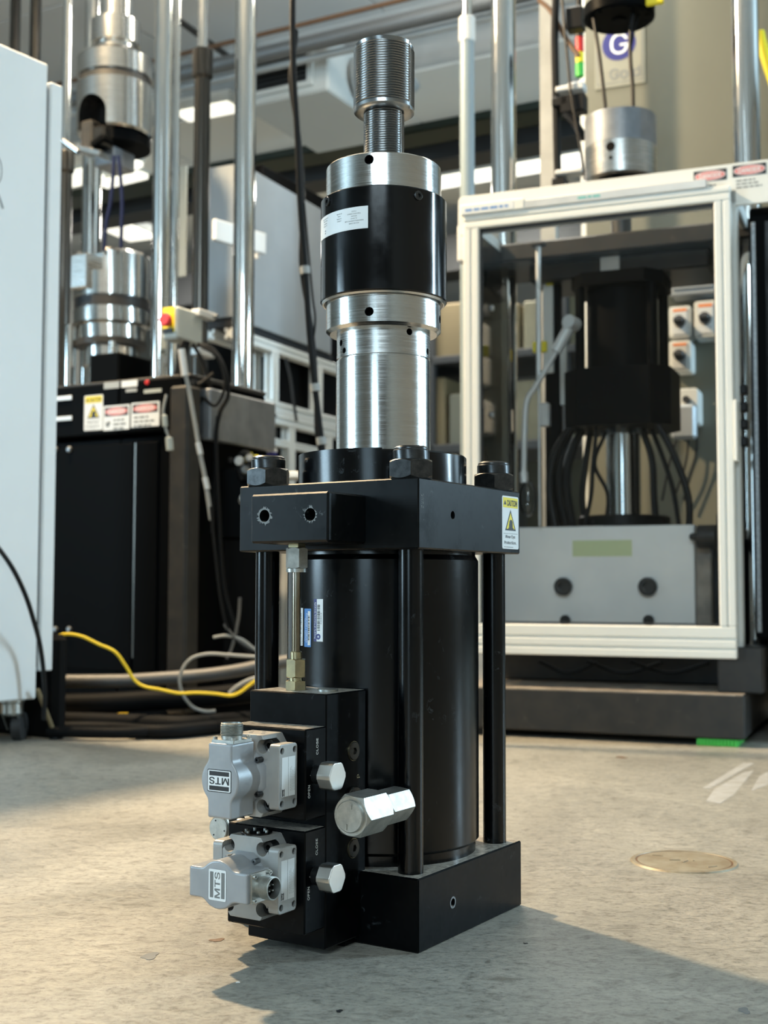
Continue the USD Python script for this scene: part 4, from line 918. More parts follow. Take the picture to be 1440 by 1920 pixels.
obj('lamp_arm', rod(p, q, .0165, .003), 'alu', gn); obj('arm_joint', lathe([(.020, -.02), (.020, .02)], q, (-1, .3, .1)), 'alu', gn)
q = MM.on(990, 935, d_); bl_ = trimesh.creation.icosphere(subdivisions=3, radius=1.); bl_.apply_scale((.022, .026, .053)); bl_.apply_translation(q); obj('bulb', bl_, 'bulb', gn); obj('bulb_socket', rod(MM.on(983, 905, d_), MM.on(982, 885, d_), .012), 'alu', gn)
tg = XM('tall_bracket', 'white strip with a yellow end inside the enclosure behind the thin rod', 'bracket')
p, q = MM.on(1018, 700, .36), MM.on(1036, 498, .36); obj('strip', bx(.36, .375, q[1], p[1], p[2], q[2], .003), 'cream', tg); obj('yellow_end', bx(.355, .376, q[1] - .001, q[1] + .02, q[2] - .06, q[2] + .001, .002), 'yellow', tg)
p, q = MM.on(1050, 760, .36), MM.on(1062, 640, .36); obj('strip', bx(.36, .375, q[1], p[1], p[2], q[2], .003), 'cream', tg)
p, q = MM.on(1000, 662, .36), MM.on(1026, 640, .36); obj('yellow_clip', bx(.352, .37, q[1], p[1], p[2], q[2], .002), 'yellow', tg)
p, q = MM.on(1012, 800, .36), MM.on(1030, 755, .36); obj('white_block', bx(.352, .39, q[1], p[1], p[2], q[2], .004), 'white', tg)
obj('bracket_post', bx(.376, .40, MM.on(1050, 600, .37)[1], MM.on(1020, 600, .37)[1], .541, MM.on(1036, 498, .36)[2], .003), 'dark_paint', tg)
# hydraulic hoses looping below the black cylinder head
HZ = [[(1080, 790), (1052, 860), (1050, 930), (1068, 985)], [(1096, 795), (1072, 850), (1062, 910), (1078, 985)], [(1110, 790), (1098, 870), (1092, 940), (1104, 985)], [(1120, 790), (1112, 870), (1108, 930), (1092, 985)],
      [(1230, 790), (1262, 850), (1290, 930), (1292, 985)], [(1215, 790), (1240, 850), (1262, 920), (1276, 985)], [(1070, 800), (1040, 850), (1030, 920), (1045, 985)], [(1136, 810), (1115, 870), (1140, 930), (1130, 985)], [(1200, 795), (1222, 860), (1226, 930), (1232, 985)]]
HZ.sort(key=lambda h: h[1][0])
for k, h in enumerate(HZ):
    d0 = .30 + .04 * (k % 4)
    P = [MM.on(x, y, d0) for x, y in h]; P[-1][2] = .543
    single('hydraulic_hose', tf(tube(P, (.011, .009, .013, .010, .0065, .006, .010, .007, .010)[k], 10), MM.M), 'rubber', ('fat' if k in (0, 2, 6) else 'thin') + ' black hose below the cylinder head, ' + ORD[k] + (' of all' if k == 0 else ' counted from the left'), 'hose', 'hoses inside the enclosure')
for k, (x0, x1) in enumerate(((1010, 1120), (1100, 1240), (1180, 1330))):
    P = [MM.on(x0, 1240, .10), MM.on((x0 + x1) / 2, 1262, .12), MM.on(x1, 1243, .10)]
    single('bed_cable', tf(tube([np.array([p[0], p[1], max(p[2], .142)]) for p in P], .006, 8), MM.M), 'rubber', ('left', 'middle', 'right')[k] + ' one of three dark cables on the slab under the enclosure door', 'cable', 'cables on the slab')

# ------------------------------------------------------------------ the testing machine on the left: x = depth behind its front, y = to the left
KM = Frame(at(340, 1200, 3.75)[:2], .489)
def XK(name, label, category, group=None): return thing(name, label, category, (*KM.o, 0), KM.deg, group)
LM_ = XK('testing_machine', 'left hand testing machine with polished grips between columns on a black cabinet base', 'machine')
def K(name, mesh, m, parent=None, **k): return obj(name, mesh, m, parent or LM_, **k)
kz1 = KM.on(303, 708, 0)[2]; kz0 = KM.on(303, 808, 0)[2]
KD = KM.onw(505, 780, -.004)[0] - .01      # the right part is shallower than the rest
K('base_cabinet', [bx(.012, KD, .0, .25, .06, kz0 - .012, .004), bx(.012, .9, .25, 1.25, .06, kz0 - .012, .004)], 'dark_paint')
K('plinth', [bx(.05, KD - .04, .03, .26, 0, .06, .003), bx(.05, .85, .26, 1.2, 0, .06, .003)], 'void')
hd = K('header_panel', [bx(0, KD, .004, .25, kz0, kz1, .006), bx(0, .88, .25, 1.25, kz0, kz1, .006)], 'dark_paint')
K('top_deck', [bx(.03, KD, .0, .25, kz1 - .002, kz1 + .012, .004), bx(.03, .9, .25, 1.24, kz1 - .002, kz1 + .012, .004)], 'dark_steel')
K('corner_cover', tf(lathe([(.05, kz0 - .02), (.062, kz0 + .0), (.062, kz1 - .02), (.05, kz1)], n=32), translation_matrix((.062, .052, 0))), 'black_gloss')
FK = lambda w, z, x=0.: frame((x, w, z), (0, -1, 0), (0, 0, 1), (-1, 0, 0))
yd = KM.on(253, 1000, .012)[1]
for (w0, w1) in ((yd + .004, 1.2), (.10, yd - .004)):
    K('cabinet_door', bx(.004, .012, w0, w1, .14, kz0 - .03, .002), 'dark_paint')
K('door_gap_strip', bx(.008, .0125, yd - .003, yd + .003, .18, kz0 - .03, 0), 'bronze')
K('corner_post', bx(-.004, .03, .0, .03, .06, kz0 - .014, .003), 'dark_paint')
for px in (105, 131):
    for py in (843, 1180):
        q = KM.on(px, py, .004); K('door_bolt', lathe([(.010, 0), (.010, .006), (.006, .009)], (.004, q[1], q[2]), (-1, 0, 0)), 'nut_face')
for py in (748, 786):
    a, b_ = KM.on(92, py + 2, 0), KM.on(136, py - 3, 0); K('vent_slot', bx(-.004, .0, b_[1], a[1], (a[2] + b_[2]) / 2 - .007, (a[2] + b_[2]) / 2 + .007, .001), 'alu', hd)
a, b_ = KM.on(158, 775, 0), KM.on(193, 775, 0)
warn_label(FK((a[1] + b_[1]) / 2, KM.on(175, 774, 0)[2], -.0002), abs(a[1] - b_[1]), KM.on(175, 741, 0)[2] - KM.on(175, 807, 0)[2], hd, 'caution_label', ('Wear Eye', 'Protection.'))
for x0, x1, yc, lab_ in ((194, 243, 783, 'left danger label'), (246, 299, 777, 'right danger label')):
    a, b_ = KM.on(x0, yc, 0), KM.on(x1, yc, 0); w_ = abs(a[1] - b_[1]); h_ = KM.on(x0, yc - 23, 0)[2] - KM.on(x0, yc + 23, 0)[2]
    M_ = FK((a[1] + b_[1]) / 2, KM.on((x0 + x1) / 2, yc, 0)[2], -.0002)
    s = obj('danger_label', patch(w_, h_, M_, .0005, .003), 'label', hd)
    T_ = lambda dx, dy: M_ @ translation_matrix((dx * w_, dy * h_, .0005))
    obj('label_header', patch(w_ * .88, h_ * .36, T_(0, .25), .0003), 'ink', s)
    obj('danger_oval', prism(affinity.scale(Point(0, 0).buffer(.5, quad_segs=20), w_ * .84, h_ * .32), .0003, .0005, T_(0, .25)), 'faded_red', s)
    obj('lettering', txt('DANGER', h_ * .17, T_(0, .25) @ translation_matrix((0, 0, .0005)), width=w_ * .62, bold=True), 'label', s)
    obj('print', lines(w_ * (.5 if x0 < 200 else .8), 3, T_(.14 if x0 < 200 else 0, -.10), 0, .0003, x0, h_ * .17, h_ * .07), 'grey_ink', s)
    if x0 < 200: obj('hand_symbol', prism(Polygon([(-.3, -.4), (.1, -.5), (.45, .1), (.1, .4), (-.1, .05), (-.35, .35)]), 0, .0003, T_(-.32, -.22) @ np.diag([w_ * .24, h_ * .30, 1, 1])), 'grey_ink', s)
for x0, x1, y0, y1, m in ((195, 224, 715, 730, 'pale_ink'), (228, 258, 712, 727, 'label'), (236, 257, 728, 736, 'pale_ink'), (270, 303, 728, 738, 'grey_box')):
    a, b_ = KM.on(x0, y1, 0), KM.on(x1, y0, 0); K('small_tag', bx(-.0012, .0, b_[1], a[1], min(a[2], b_[2]), max(a[2], b_[2]), .0002), m, hd)
a = KM.on(276, 717, 0); K('indicator_lamp', lathe([(.008, 0), (.006, .005)], (0, a[1], a[2]), (-1, 0, 0)), 'red', hd)
a = KM.on(90, 706, .3)
K('deck_sheet', bx(.2, .55, .95, 1.22, kz1 + .011, kz1 + .02, .002), 'white')
# blued side plate on the right
xa, xb = KM.onw(381, 780, -.004)[0], KM.onw(505, 780, -.004)[0]
K('side_plate', bx(xa, xb, -.030, .10, KM.onw(381, 822, -.03)[2], KM.onw(381, 724, -.03)[2], .004), 'grey_plate', label='blue grey steel side plate')
K('side_column', bx(xa - .10, xa - .03, -.02, .05, .02, kz1 - .03, .008), 'dark_steel')
def kcol(name, px, py, Y, prof, m, parent=None, n=48, **k):
    q = KM.at(px, py, Y); return K(name, lathe(prof, (q[0], q[1], 0), n=n), m, parent, **k), q
def zy(py, Y): return at(400, py, Y)[2]
kcol('column', 304, 350, 4.15, [(.031, kz1 - .01), (.031, 3.1)], 'chrome', n=64)
kcol('column', 172, 350, 4.85, [(.037, kz1 - .01), (.037, 3.1)], 'chrome', n=64)
kcol('lift_rod', 329, 350, 4.25, [(.0115, kz1 - .01), (.0115, 3.1)], 'chrome')
for px, Y, y0, y1, r in ((377, 4.35, 97, 145, .0285), (121, 4.75, 288, 322, .0265)):
    b0, q = kcol('lift_cylinder', px, 400, Y, [(r, kz1 - .01), (r, zy(y1, Y) - .01), (r * 1.28, zy(y1, Y)), (r * 1.28, zy(y0, Y)), (r * 1.15, zy(y0, Y) + .006)], 'bronze')
    K('lift_rod', lathe([(r * .68, zy(y0, Y)), (r * .68, 3.1)], (q[0], q[1], 0)), 'chrome', b0)
K('top_crosshead', bx(.05, 1.2, .0, 1.15, 3.1, 3.26, .01), 'dark_steel')
# grips
GY = 4.45; g = KM.at(213, 350, GY); GX, GW = g[0], g[1]
def gz(py, r=.135): return at(213, py, GY - r)[2]
def slot(z0, z1, up_):
    w = .062
    s = [bx(GX - .3, GX - .045, GW - w, GW + w, min(z0, z1), max(z0, z1), 0)]
    s.append(rod((GX - .3, GW, z1), (GX - .045, GW, z1), w, n=32)); return s
upb = K('upper_grip', cut(lathe([(.128, gz(232)), (.135, gz(228)), (.135, gz(138)), (.128, gz(137)), (.128, gz(123)), (.135, gz(122)), (.135, gz(86)), (.12, gz(78))], (GX, GW, 0), n=96), *slot(gz(300), gz(205), 1)), 'steel')
K('grip_groove', lathe([(.1285, gz(136.5)), (.1285, gz(123.5))], (GX, GW, 0), n=64), 'dark_steel', upb)
K('grip_neck', lathe([(.082, gz(80)), (.082, gz(68)), (.074, gz(66)), (.074, gz(58)), (.088, gz(56)), (.088, gz(12)), (.06, gz(10)), (.06, 3.1)], (GX, GW, 0), n=72), 'steel', upb)
K('grip_skirt', lathe([(.118, gz(252)), (.118, gz(230))], (GX + .02, GW, 0), n=64), 'dark_paint', upb)
K('slot_liner', bx(GX - .060, GX - .046, GW - .0618, GW + .0618, gz(228), gz(172), .002), 'void', upb)  # black sheet added as the shade inside the slot
K('wedge', bx(GX - .118, GX - .061, GW + .005, GW + .058, gz(272), gz(215), .008), 'dark_steel', upb)
K('wedge', bx(GX - .118, GX - .061, GW - .052, GW + .003, gz(268), gz(230), .008), 'bronze', upb)
K('wedge_retainer', tf(bx(-.06, .06, -.07, .07, -.012, .012, .004), translation_matrix((GX - .06, GW + .03, gz(272))) @ rotation_matrix(.35, (1, 0, 0))), 'steel_brushed', upb)
K('retainer_clip', tf(bx(-.03, .03, -.03, .03, -.012, .012, .004), translation_matrix((GX - .10, GW - .03, gz(262))) @ rotation_matrix(-.4, (1, 0, 0))), 'dark_paint', upb)
K('retainer_rod', rod((GX - .13, GW + .12, gz(250)), (GX - .12, GW + .06, gz(275)), .011), 'chrome', upb)
K('insert_block', bx(GX - .06, GX + .06, GW - .05, GW + .04, gz(296), gz(260), .006), 'grey_plate', upb)
lob = K('lower_grip', cut(lathe([(.135, gz(598)), (.135, gz(572)), (.131, gz(571)), (.131, gz(549)), (.135, gz(548)), (.135, gz(468)), (.128, gz(462))], (GX, GW, 0), n=96), *[bx(GX - .3, GX - .06, GW - .06, GW + .06, gz(505), gz(440), 0)]), 'steel')
K('grip_label', lathe([(.1318, gz(570)), (.1318, gz(550))], (GX, GW, 0), n=64), 'ink', lob)
K('jaw_block', bx(GX - .155, GX - .03, GW - .02, GW + .058, gz(540), gz(474), .006), 'steel_brushed', lob)
K('grip_base', lathe([(.09, gz(712)), (.09, gz(680)), (.098, gz(678)), (.098, gz(640)), (.118, gz(630)), (.118, gz(602)), (.13, gz(599))], (GX, GW, 0), n=72), 'steel', lob)
K('base_ring', lathe([(.125, gz(640)), (.125, gz(628))], (GX, GW, 0), n=64), 'dark_steel', lob)
K('grip_pillar', rod((GX - .10, GW + .10, kz1), (GX - .10, GW + .10, gz(600)), .022), 'chrome', lob)
K('grip_pillar', rod((GX - .10, GW - .09, kz1), (GX - .10, GW - .09, gz(640)), .014), 'chrome', lob)
K('base_block', bx(GX - .16, GX + .1, GW - .17, GW - .04, kz1 + .012, gz(668), .006), 'dark_paint', lob)
def kline(name, pts, Y, r, m, label, category, group=None, n=8, parent=None):
    P = [at(p[0], p[1], p[2] if len(p) > 2 else Y) for p in pts]
    return single(name, tube(P, r, n), m, label, category, group)
kline('blue_hose', [(214, 292), (212, 330), (207, 380), (199, 420), (195, 470)], GY - .16, .0065, 'bluehose', 'left of the two dark blue hoses between the grips', 'hose')
kline('blue_hose', [(222, 292), (226, 330), (229, 380), (228, 420), (227, 465)], GY - .16, .0065, 'bluehose', 'right of the two dark blue hoses between the grips', 'hose')
# emergency stop box clamped to the lift cylinder
q = KM.at(333, 600, 3.98)
es = XK('emergency_stop_box', 'grey emergency stop box with a red button clamped beside the chrome column', 'switch')
ew = KM.on(303, 600, q[0])[1] - q[1]; ed = KM.onw(381, 600, q[1])[0] - q[0]; ez0, ez1 = KM.on(333, 634, q[0])[2], KM.on(333, 573, q[0])[2]
obj('box', bx(q[0], q[0] + ed, q[1], q[1] + ew, ez0, ez1, .006), 'grey_box', es)
EF = FK(q[1] + ew * .55, (ez0 + ez1) / 2 + .010, q[0])
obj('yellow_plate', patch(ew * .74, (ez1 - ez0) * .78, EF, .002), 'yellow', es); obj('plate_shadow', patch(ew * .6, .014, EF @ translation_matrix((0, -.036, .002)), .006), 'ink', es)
obj('red_button', tf(lathe([(.011, 0), (.011, .012), (.021, .014), (.022, .022), (.018, .030)]), EF @ translation_matrix((.004, -.004, .002))), 'red', es)
for z in (ez1 - .002, ez0 - .025): obj('clamp', bx(q[0] + ed * .72, q[0] + ed + .05, q[1] - .014, q[1] + .022, z - .012, z + .012, .003), 'alu', es); obj('clamp_screw', rod((q[0] + ed + .04, q[1] - .03, z), (q[0] + ed + .04, q[1] + .02, z), .006), 'nut_face', es)
# cables under the stop box
CBS = [([(350, 640), (338, 680), (328, 730), (322, 790), (320, 812)], .012, 'rubber'), ([(362, 645), (385, 690), (400, 760), (405, 850), (400, 940), (398, 1000)], .006, 'rubber'), ([(370, 645), (398, 655), (420, 690), (428, 740), (412, 775), (405, 830), (410, 960), (420, 1100), (445, 1190)], .007, 'rubber'),
       ([(375, 648), (408, 670), (422, 720), (405, 760), (380, 745)], .005, 'rubber'), ([(345, 640), (335, 665), (340, 700), (370, 720), (400, 700)], .006, 'rubber')]
for k, (pts, r, m) in enumerate(CBS):
    kline('hanging_cable', [(x, y, 3.86 - .015 * k) for x, y in pts], 0, r, m, ('thickest black cable drooping left of the emergency stop box', 'black cable from the stop box swinging right and down to mid height', 'longest black cable from the stop box reaching down to the floor hoses', 'short black cable loop right below the stop box', 'black cable crossing left to right below the stop box')[k], 'cable', 'cables below the emergency stop box')
t = thing('sleeved_cable', 'pale braided sensor cable slanting down from the emergency stop box', 'cable')
obj('cable', tube([at(x, y, 3.72) for x, y in ((346, 700), (352, 720), (365, 790), (375, 850), (385, 900), (396, 975))], .0065, 8), 'grey_cable', t)
obj('cable_gland', rod(at(340, 655, 3.72), at(347, 705, 3.72), .011), 'alu', t)
for p, r_ in (((371, 830), .0085), ((384, 895), .0085)): obj('ferrule', rod(at(p[0], p[1], 3.72), at(p[0] + 5, p[1] + 22, 3.72), r_), 'alu', t)
t = thing('connector_tag', 'grey cable end with a white plug hanging at the header corner', 'connector')
obj('cable', tube([at(x, y, 3.68) for x, y in ((312, 740), (306, 770), (310, 800), (317, 822))], .004, 8), 'grey_cable', t); obj('plug', rod(at(317, 820, 3.68), at(319, 845, 3.68), .011, .002), 'grey_box', t); obj('plug_collar', rod(at(308, 778, 3.68), at(310, 800, 3.68), .008, .002), 'grey_box', t)
# the tall chrome column right of it with its own base
q = KM.at(457, 500, 4.35)
cl = XK('chrome_column', 'tall polished chrome column standing on the blue grey plate right of the stop box', 'column')
obj('column', lathe([(.0375, .0), (.0375, 3.29)], (q[0], q[1], 0), n=64), 'chrome', cl)
obj('thin_rod', rod((q[0] + .05, q[1] + .068, .05), (q[0] + .05, q[1] + .068, zy(590, 4.4)), .008), 'chrome', cl)
# black control rack between the columns
a, b_ = KM.at(336, 700, 5.1), KM.at(440, 700, 5.0)
bk = XK('control_rack', 'black control rack seen between the two chrome columns', 'rack')
x0 = max(a[0], 1.25)
obj('rack_body', bx(x0, x0 + .7, b_[1] - .03, a[1], .9, zy(305, 5.1), .008), 'void', bk)
obj('rack_panel', bx(x0 - .012, x0 - .0005, KM.on(352, 400, x0)[1], KM.on(338, 400, x0)[1], KM.on(345, 520, x0)[2], KM.on(345, 312, x0)[2], .003), 'grey_box', bk)
obj('rack_rib', bx(x0 - .02, x0 - .0005, KM.on(406, 400, x0)[1], KM.on(400, 400, x0)[1], KM.on(403, 600, x0)[2], KM.on(403, 470, x0)[2], .003), 'nut_face', bk)
obj('rack_stand', bx(x0 + .05, x0 + .65, b_[1], a[1] - .03, 0, .9, .004), 'dark_paint', bk)
w0_, w1_ = KM.at(400, 450, 4.55), KM.at(496, 450, 4.75)
wbk = XK('white_bracket', 'white rectangular bracket passing behind the right chrome column', 'bracket')
obj('bracket_plate', tf(bx(0, np.linalg.norm((w1_ - w0_)[:2]), -.01, .01, zy(464, 4.65), zy(425, 4.65), .003), frame((w0_[0], w0_[1], 0), (*(w1_ - w0_)[:2], 0), (-(w1_ - w0_)[1], (w1_ - w0_)[0], 0), (0, 0, 1))), 'white', wbk)
obj('bracket_foot', rod(KM.at(482, 485, 4.76), KM.at(482, 464, 4.76), .009), 'alu', wbk)
# ------- grey sheet metal cabinet on an aluminium profile frame
SM = Frame(at(440, 800, 4.75)[:2], .44)
def xs(px, py): return SM.onw(px, py, 0)
sc_ = thing('sheet_metal_cabinet', 'large grey sheet metal cabinet on an aluminium frame behind the chrome columns', 'cabinet', (*SM.o, 0), SM.deg)
e0, e1 = 0.0, xs(622, 500)[0]
sz1 = xs(475, 318)[2]; sz0 = xs(480, 612)[2]
obj('side_panel', bx(e0, e1, 0, .012, sz0, sz1, .003), 'grey_sheet', sc_); obj('cabinet_shell', bx(e0 + .005, e1 - .005, .0125, .14, sz0 + .01, sz1 - .01, .004), 'grey_sheet', sc_)
obj('base_lip', bx(e0, e1 + .03, .01, .14, sz0 - .030, sz0 - .0005, .002), 'ink', sc_)
fr_ = thing('equipment_stand', 'aluminium profile stand of rails and posts below the grey cabinet', 'frame', (*SM.o, 0), SM.deg)
def prof(p0, p1, s, **k):
    """slotted aluminium profile between two points (axis aligned)"""
    p0, p1 = np.array(p0, float), np.array(p1, float); ax = int(np.argmax(abs(p1 - p0))); q = s / 2; sl = s * .14
    lo, hi = np.minimum(p0, p1), np.maximum(p0, p1); parts = []
    o = [i for i in range(3) if i != ax]
    for sa in (-1, 1):
        for sb_ in (-1, 1):
            l, h = lo.copy(), hi.copy()
            l[o[0]] = p0[o[0]] + min(sa * sl, sa * q); h[o[0]] = p0[o[0]] + max(sa * sl, sa * q)
            l[o[1]] = p0[o[1]] + min(sb_ * sl, sb_ * q); h[o[1]] = p0[o[1]] + max(sb_ * sl, sb_ * q)
            parts.append(bx(l[0], h[0], l[1], h[1], l[2], h[2], .0015))
    l, h = lo.copy(), hi.copy()
    for i in o: l[i] -= q * .6; h[i] += q * .6
    parts.append(bx(l[0], h[0], l[1], h[1], l[2], h[2], 0)); return cat(parts)
zr1 = sz0 - .052; zb_ = xs(560, 782)[2]
for yy in (.03, .115):
    obj('rail', prof((e0 - .0, yy, zr1), (e1 + .25, yy, zr1), .042), 'alu_frame', fr_)
    obj('rail', [prof((e0 + .02, yy, zb_ + .022), (e1 + .6, yy, zb_ + .022), .045), prof((e0 + .02, yy, zb_ - .024), (e1 + .6, yy, zb_ - .024), .045)], 'alu_frame', fr_)
    for px in (521, 604):
        x_ = xs(px, 700)[0]; obj('post', prof((x_, yy, zb_ + .045), (x_, yy, zr1 - .021), .045), 'alu_frame', fr_)
    for px in (483, 552, 622):
        x_ = xs(px, 850)[0]; obj('leg', prof((x_, yy, 0), (x_, yy, zb_ - .047), .045), 'alu_frame', fr_)
for px in (500, 600):
    x_ = xs(px, 700)[0]; obj('cross_rail', prof((x_, .05, zb_), (x_, .098, zb_), .03), 'alu_frame', fr_)
obj('rail', prof((e0 + .1, .03, zb_ - .12), (e1 + .4, .03, zb_ - .12), .03), 'alu_frame', fr_)
kline('frame_cable', [(536, 672), (545, 710), (550, 750), (556, 790)], 5.0, .006, 'rubber', 'dark cable hanging behind the aluminium post under the grey cabinet', 'cable')
t = thing('spray_can', 'white and purple spray can left of the actuator top plate', 'can')
p = at(510, 860, 4.4); obj('can_body', lathe([(.018, p[2] - .05), (.018, p[2] + .03), (.012, p[2] + .04)], (p[0], p[1], 0)), 'label', t); obj('can_band', lathe([(.0184, p[2] - .01), (.0184, p[2] + .022)], (p[0], p[1], 0)), 'navy', t); obj('can_cap', lathe([(.009, p[2] + .04), (.009, p[2] + .058)], (p[0], p[1], 0)), 'alu', t)
single('can_shelf', bx(p[0] - .1, p[0] + .1, p[1] - .06, p[1] + .06, p[2] - .072, p[2] - .0505, .003), 'alu_frame', 'small aluminium shelf under the white and purple can', 'shelf')
single('shelf_post', bx(p[0] - .02, p[0] + .02, p[1] - .02, p[1] + .02, 0, p[2] - .0725, .002), 'dark_steel', 'dark post under the small aluminium shelf', 'post')
# hydraulic valves under the side plate
hv = thing('hydraulic_manifold', 'black hydraulic manifold with yellow caps and silver fittings under the blue grey plate', 'manifold')
p = at(448, 940, 3.98); obj('manifold_block', tf(bx(-.10, .08, -.06, .10, p[2] - .12, p[2] + .10, .006), translation_matrix((p[0], p[1], 0))), 'dark_paint', hv); obj('manifold_stand', tf(bx(-.08, .06, -.04, .08, 0, p[2] - .12, .004), translation_matrix((p[0], p[1], 0))), 'void', hv)
rr = random.Random(5)
for k in range(9):
    px, py = 425 + rr.random() * 48, 862 + rr.random() * 105; s = at(px, py, 3.91)
    obj('fitting', rod(s, s + [rr.uniform(-.01, .01), -.03, rr.uniform(-.01, .01)], .007 + rr.random() * .008, .002, n=12), ('alu', 'nut_face', 'rubber')[k % 3], hv)
for px, py in ((466, 858), (478, 863)): s = at(px, py, 3.95); obj('yellow_cap', rod(s - [0, 0, .016], s + [0, 0, .016], .013, .003), 'yellow', hv)
obj('hose', tube([at(x, y, 3.9) for x, y in ((455, 900), (446, 870), (458, 850), (474, 866), (470, 910))], .010, 8), 'rubber', hv)
# ------- white cabinet on castors at the left edge
CB = Frame(at(74, 1000, 3.25)[:2], .61)
wc = thing('white_cabinet', 'tall white steel cabinet on castors at the left edge', 'cabinet', (*CB.o, 0), CB.deg)
cz1, cz0 = CB.onw(80, 116, 0)[2], CB.onw(60, 1311, 0)[2]
obj('cabinet_body', bx(-.62, 0, 0, .55, cz0, cz1, .004), 'white', wc)
obj('back_panel', bx(.008, .048, -.004, .55, cz0 + .07, cz1 - .045, .003), 'white', wc); obj('panel_gap', bx(-.002, .01, .01, .54, cz0 + .08, cz1 - .06, 0), 'ink', wc)
q = CB.onw(-3, 322, -.0005)
SMk = lambda p: frame((p[0], -.0003, p[2]), (1, 0, 0), (0, 0, 1), (0, -1, 0))
obj('logo_ring', prism(affinity.scale(Point(0, 0).buffer(.034).difference(Point(0, 0).buffer(.030)), .62, 1.15), 0, .0005, SMk(CB.onw(-9, 318, 0))), 'grey_ink', wc)
obj('logo_stroke', prism(affinity.rotate(sbox(-.003, -.018, .003, .018), 25), 0, .0005, SMk(CB.onw(1, 378, 0))), 'grey_ink', wc)
for (x, y) in ((-.055, .052), (-.55, .07), (-.06, .48), (-.55, .48)):
    cs = obj('castor', lathe([(.024, cz0 - .042), (.028, cz0 - .036), (.028, cz0 - .012), (.031, cz0 - .008), (.031, cz0)], (x + .02, y, 0)), 'zinc', wc)
    obj('castor_wheel', cut(lathe([(.024, -.015), (.036, -.012), (.036, .012), (.024, .015)], (x + .045, y, .036), (.55, -.83, 0)), rod((x + .045, y, .036), (x + .06, y - .02, .036), .004)), 'tyre', cs)
    for s in (-1, 1): obj('castor_fork', tf(prism(Polygon([(-.026, cz0 - .035), (.022, cz0 - .035), (.036, .030), (.022, .026)]), s * .019 - .0015, s * .019 + .0015), frame((x + .022, y, 0), (.83, .55, 0), (0, 0, 1))), 'zinc', cs)
ph = thing('leaning_strut', 'dark strut with orange light in its colour leaning against the white cabinet foot', 'strut')
obj('strut', tf(bx(-.005, .005, -.005, .005, 0, np.linalg.norm(at(70, 1292, 3.22) - at(105, 1383, 3.3)), .002), axisframe(at(105, 1383, 3.3), at(70, 1292, 3.22) - at(105, 1383, 3.3))), 'carton', ph); obj('strut_foot', lathe([(.018, 0), (.016, .012)], (*at(105, 1384, 3.3)[:2], 0.001)), 'rubber', ph)  # brown colour stands in for orange light on a black strut
kline('cabinet_cable', [(-20, 1005, 3.05), (20, 1060, 3.05), (46, 1112, 3.08), (62, 1160, 3.12), (76, 1215, 3.18), (84, 1290, 3.2), (82, 1350, 3.2)], 3.1, .006, 'rubber', 'black cable hanging in front of the white cabinet', 'cable')
single('black_case', tf(bx(.052, .10, -.01, .30, .0, CB.onw(95, 1190, 0)[2], .02), CB.M), 'void', 'black case on the floor right behind the white cabinet', 'case')
# ------- hoses and cables on the floor in front of the left machine
kline('yellow_cable', [(96, 1199), (110, 1192), (130, 1189), (155, 1194), (185, 1208), (215, 1222), (235, 1248), (252, 1275), (270, 1287), (300, 1293), (335, 1300), (370, 1299), (405, 1301), (432, 1304), (450, 1298), (466, 1286), (490, 1270), (520, 1262)], 3.42, .0045, 'yellow_cable', 'bright yellow cable looping over the hoses in front of the left machine', 'cable')
kline('orange_cable', [(80, 1338), (130, 1336), (180, 1343), (215, 1341), (240, 1337)], 3.75, .005, 'yellow_cable', 'yellow orange cable lying flat on the floor beside the castor', 'cable')
kline('grey_cable', [(520, 1228), (480, 1231), (430, 1228), (392, 1226), (360, 1234), (342, 1255), (337, 1280), (345, 1306), (362, 1326), (385, 1334), (404, 1333)], 3.5, .0048, 'grey_cable', 'grey cable forming a large loop left of the actuator', 'cable')
kline('grey_cable', [(500, 1268), (470, 1274), (445, 1287), (430, 1300)], 3.52, .006, 'grey_cable', 'short grey cable meeting the yellow cable beside the actuator', 'cable')
kline('thick_hose', [(60, 1278), (130, 1277), (230, 1276), (300, 1272), (380, 1266), (440, 1258), (490, 1248), (560, 1236)], 3.66, .019, 'hose_grey', 'thick grey hose lying along the foot of the left machine', 'hose', n=14)
kline('black_hose', [(60, 1322, 3.62), (200, 1318, 3.62), (300, 1312, 3.62), (400, 1306, 3.60), (520, 1292, 3.58)], 3.62, .03, 'dull_rubber', 'thick black hose under the thick grey hose', 'hose', n=14)
for k, pts in enumerate(([(60, 1365), (200, 1366), (300, 1372), (400, 1364), (520, 1350)], [(90, 1372), (230, 1374), (330, 1368), (420, 1362), (530, 1352)], [(110, 1352), (240, 1356), (350, 1360), (450, 1352), (560, 1344)])):
    P = []
    for x, y in pts:
        f = atz(x, y, .020 if k < 2 else .026); P.append(f)
    single('floor_hose', tube(P, (.018, .014, .026)[k], 12), 'dull_rubber', ('front', 'middle', 'rear')[(1, 0, 2)[k]] + ' one of three black hoses lying on the floor left of the actuator', 'hose', 'black floor hoses')
single('floor_mat', tf(bx(-.27, -.05, -.25, 1.2, .0, .008, .002), KM.M), 'dark_paint', 'black mat on the floor under the hoses of the left machine', 'mat')
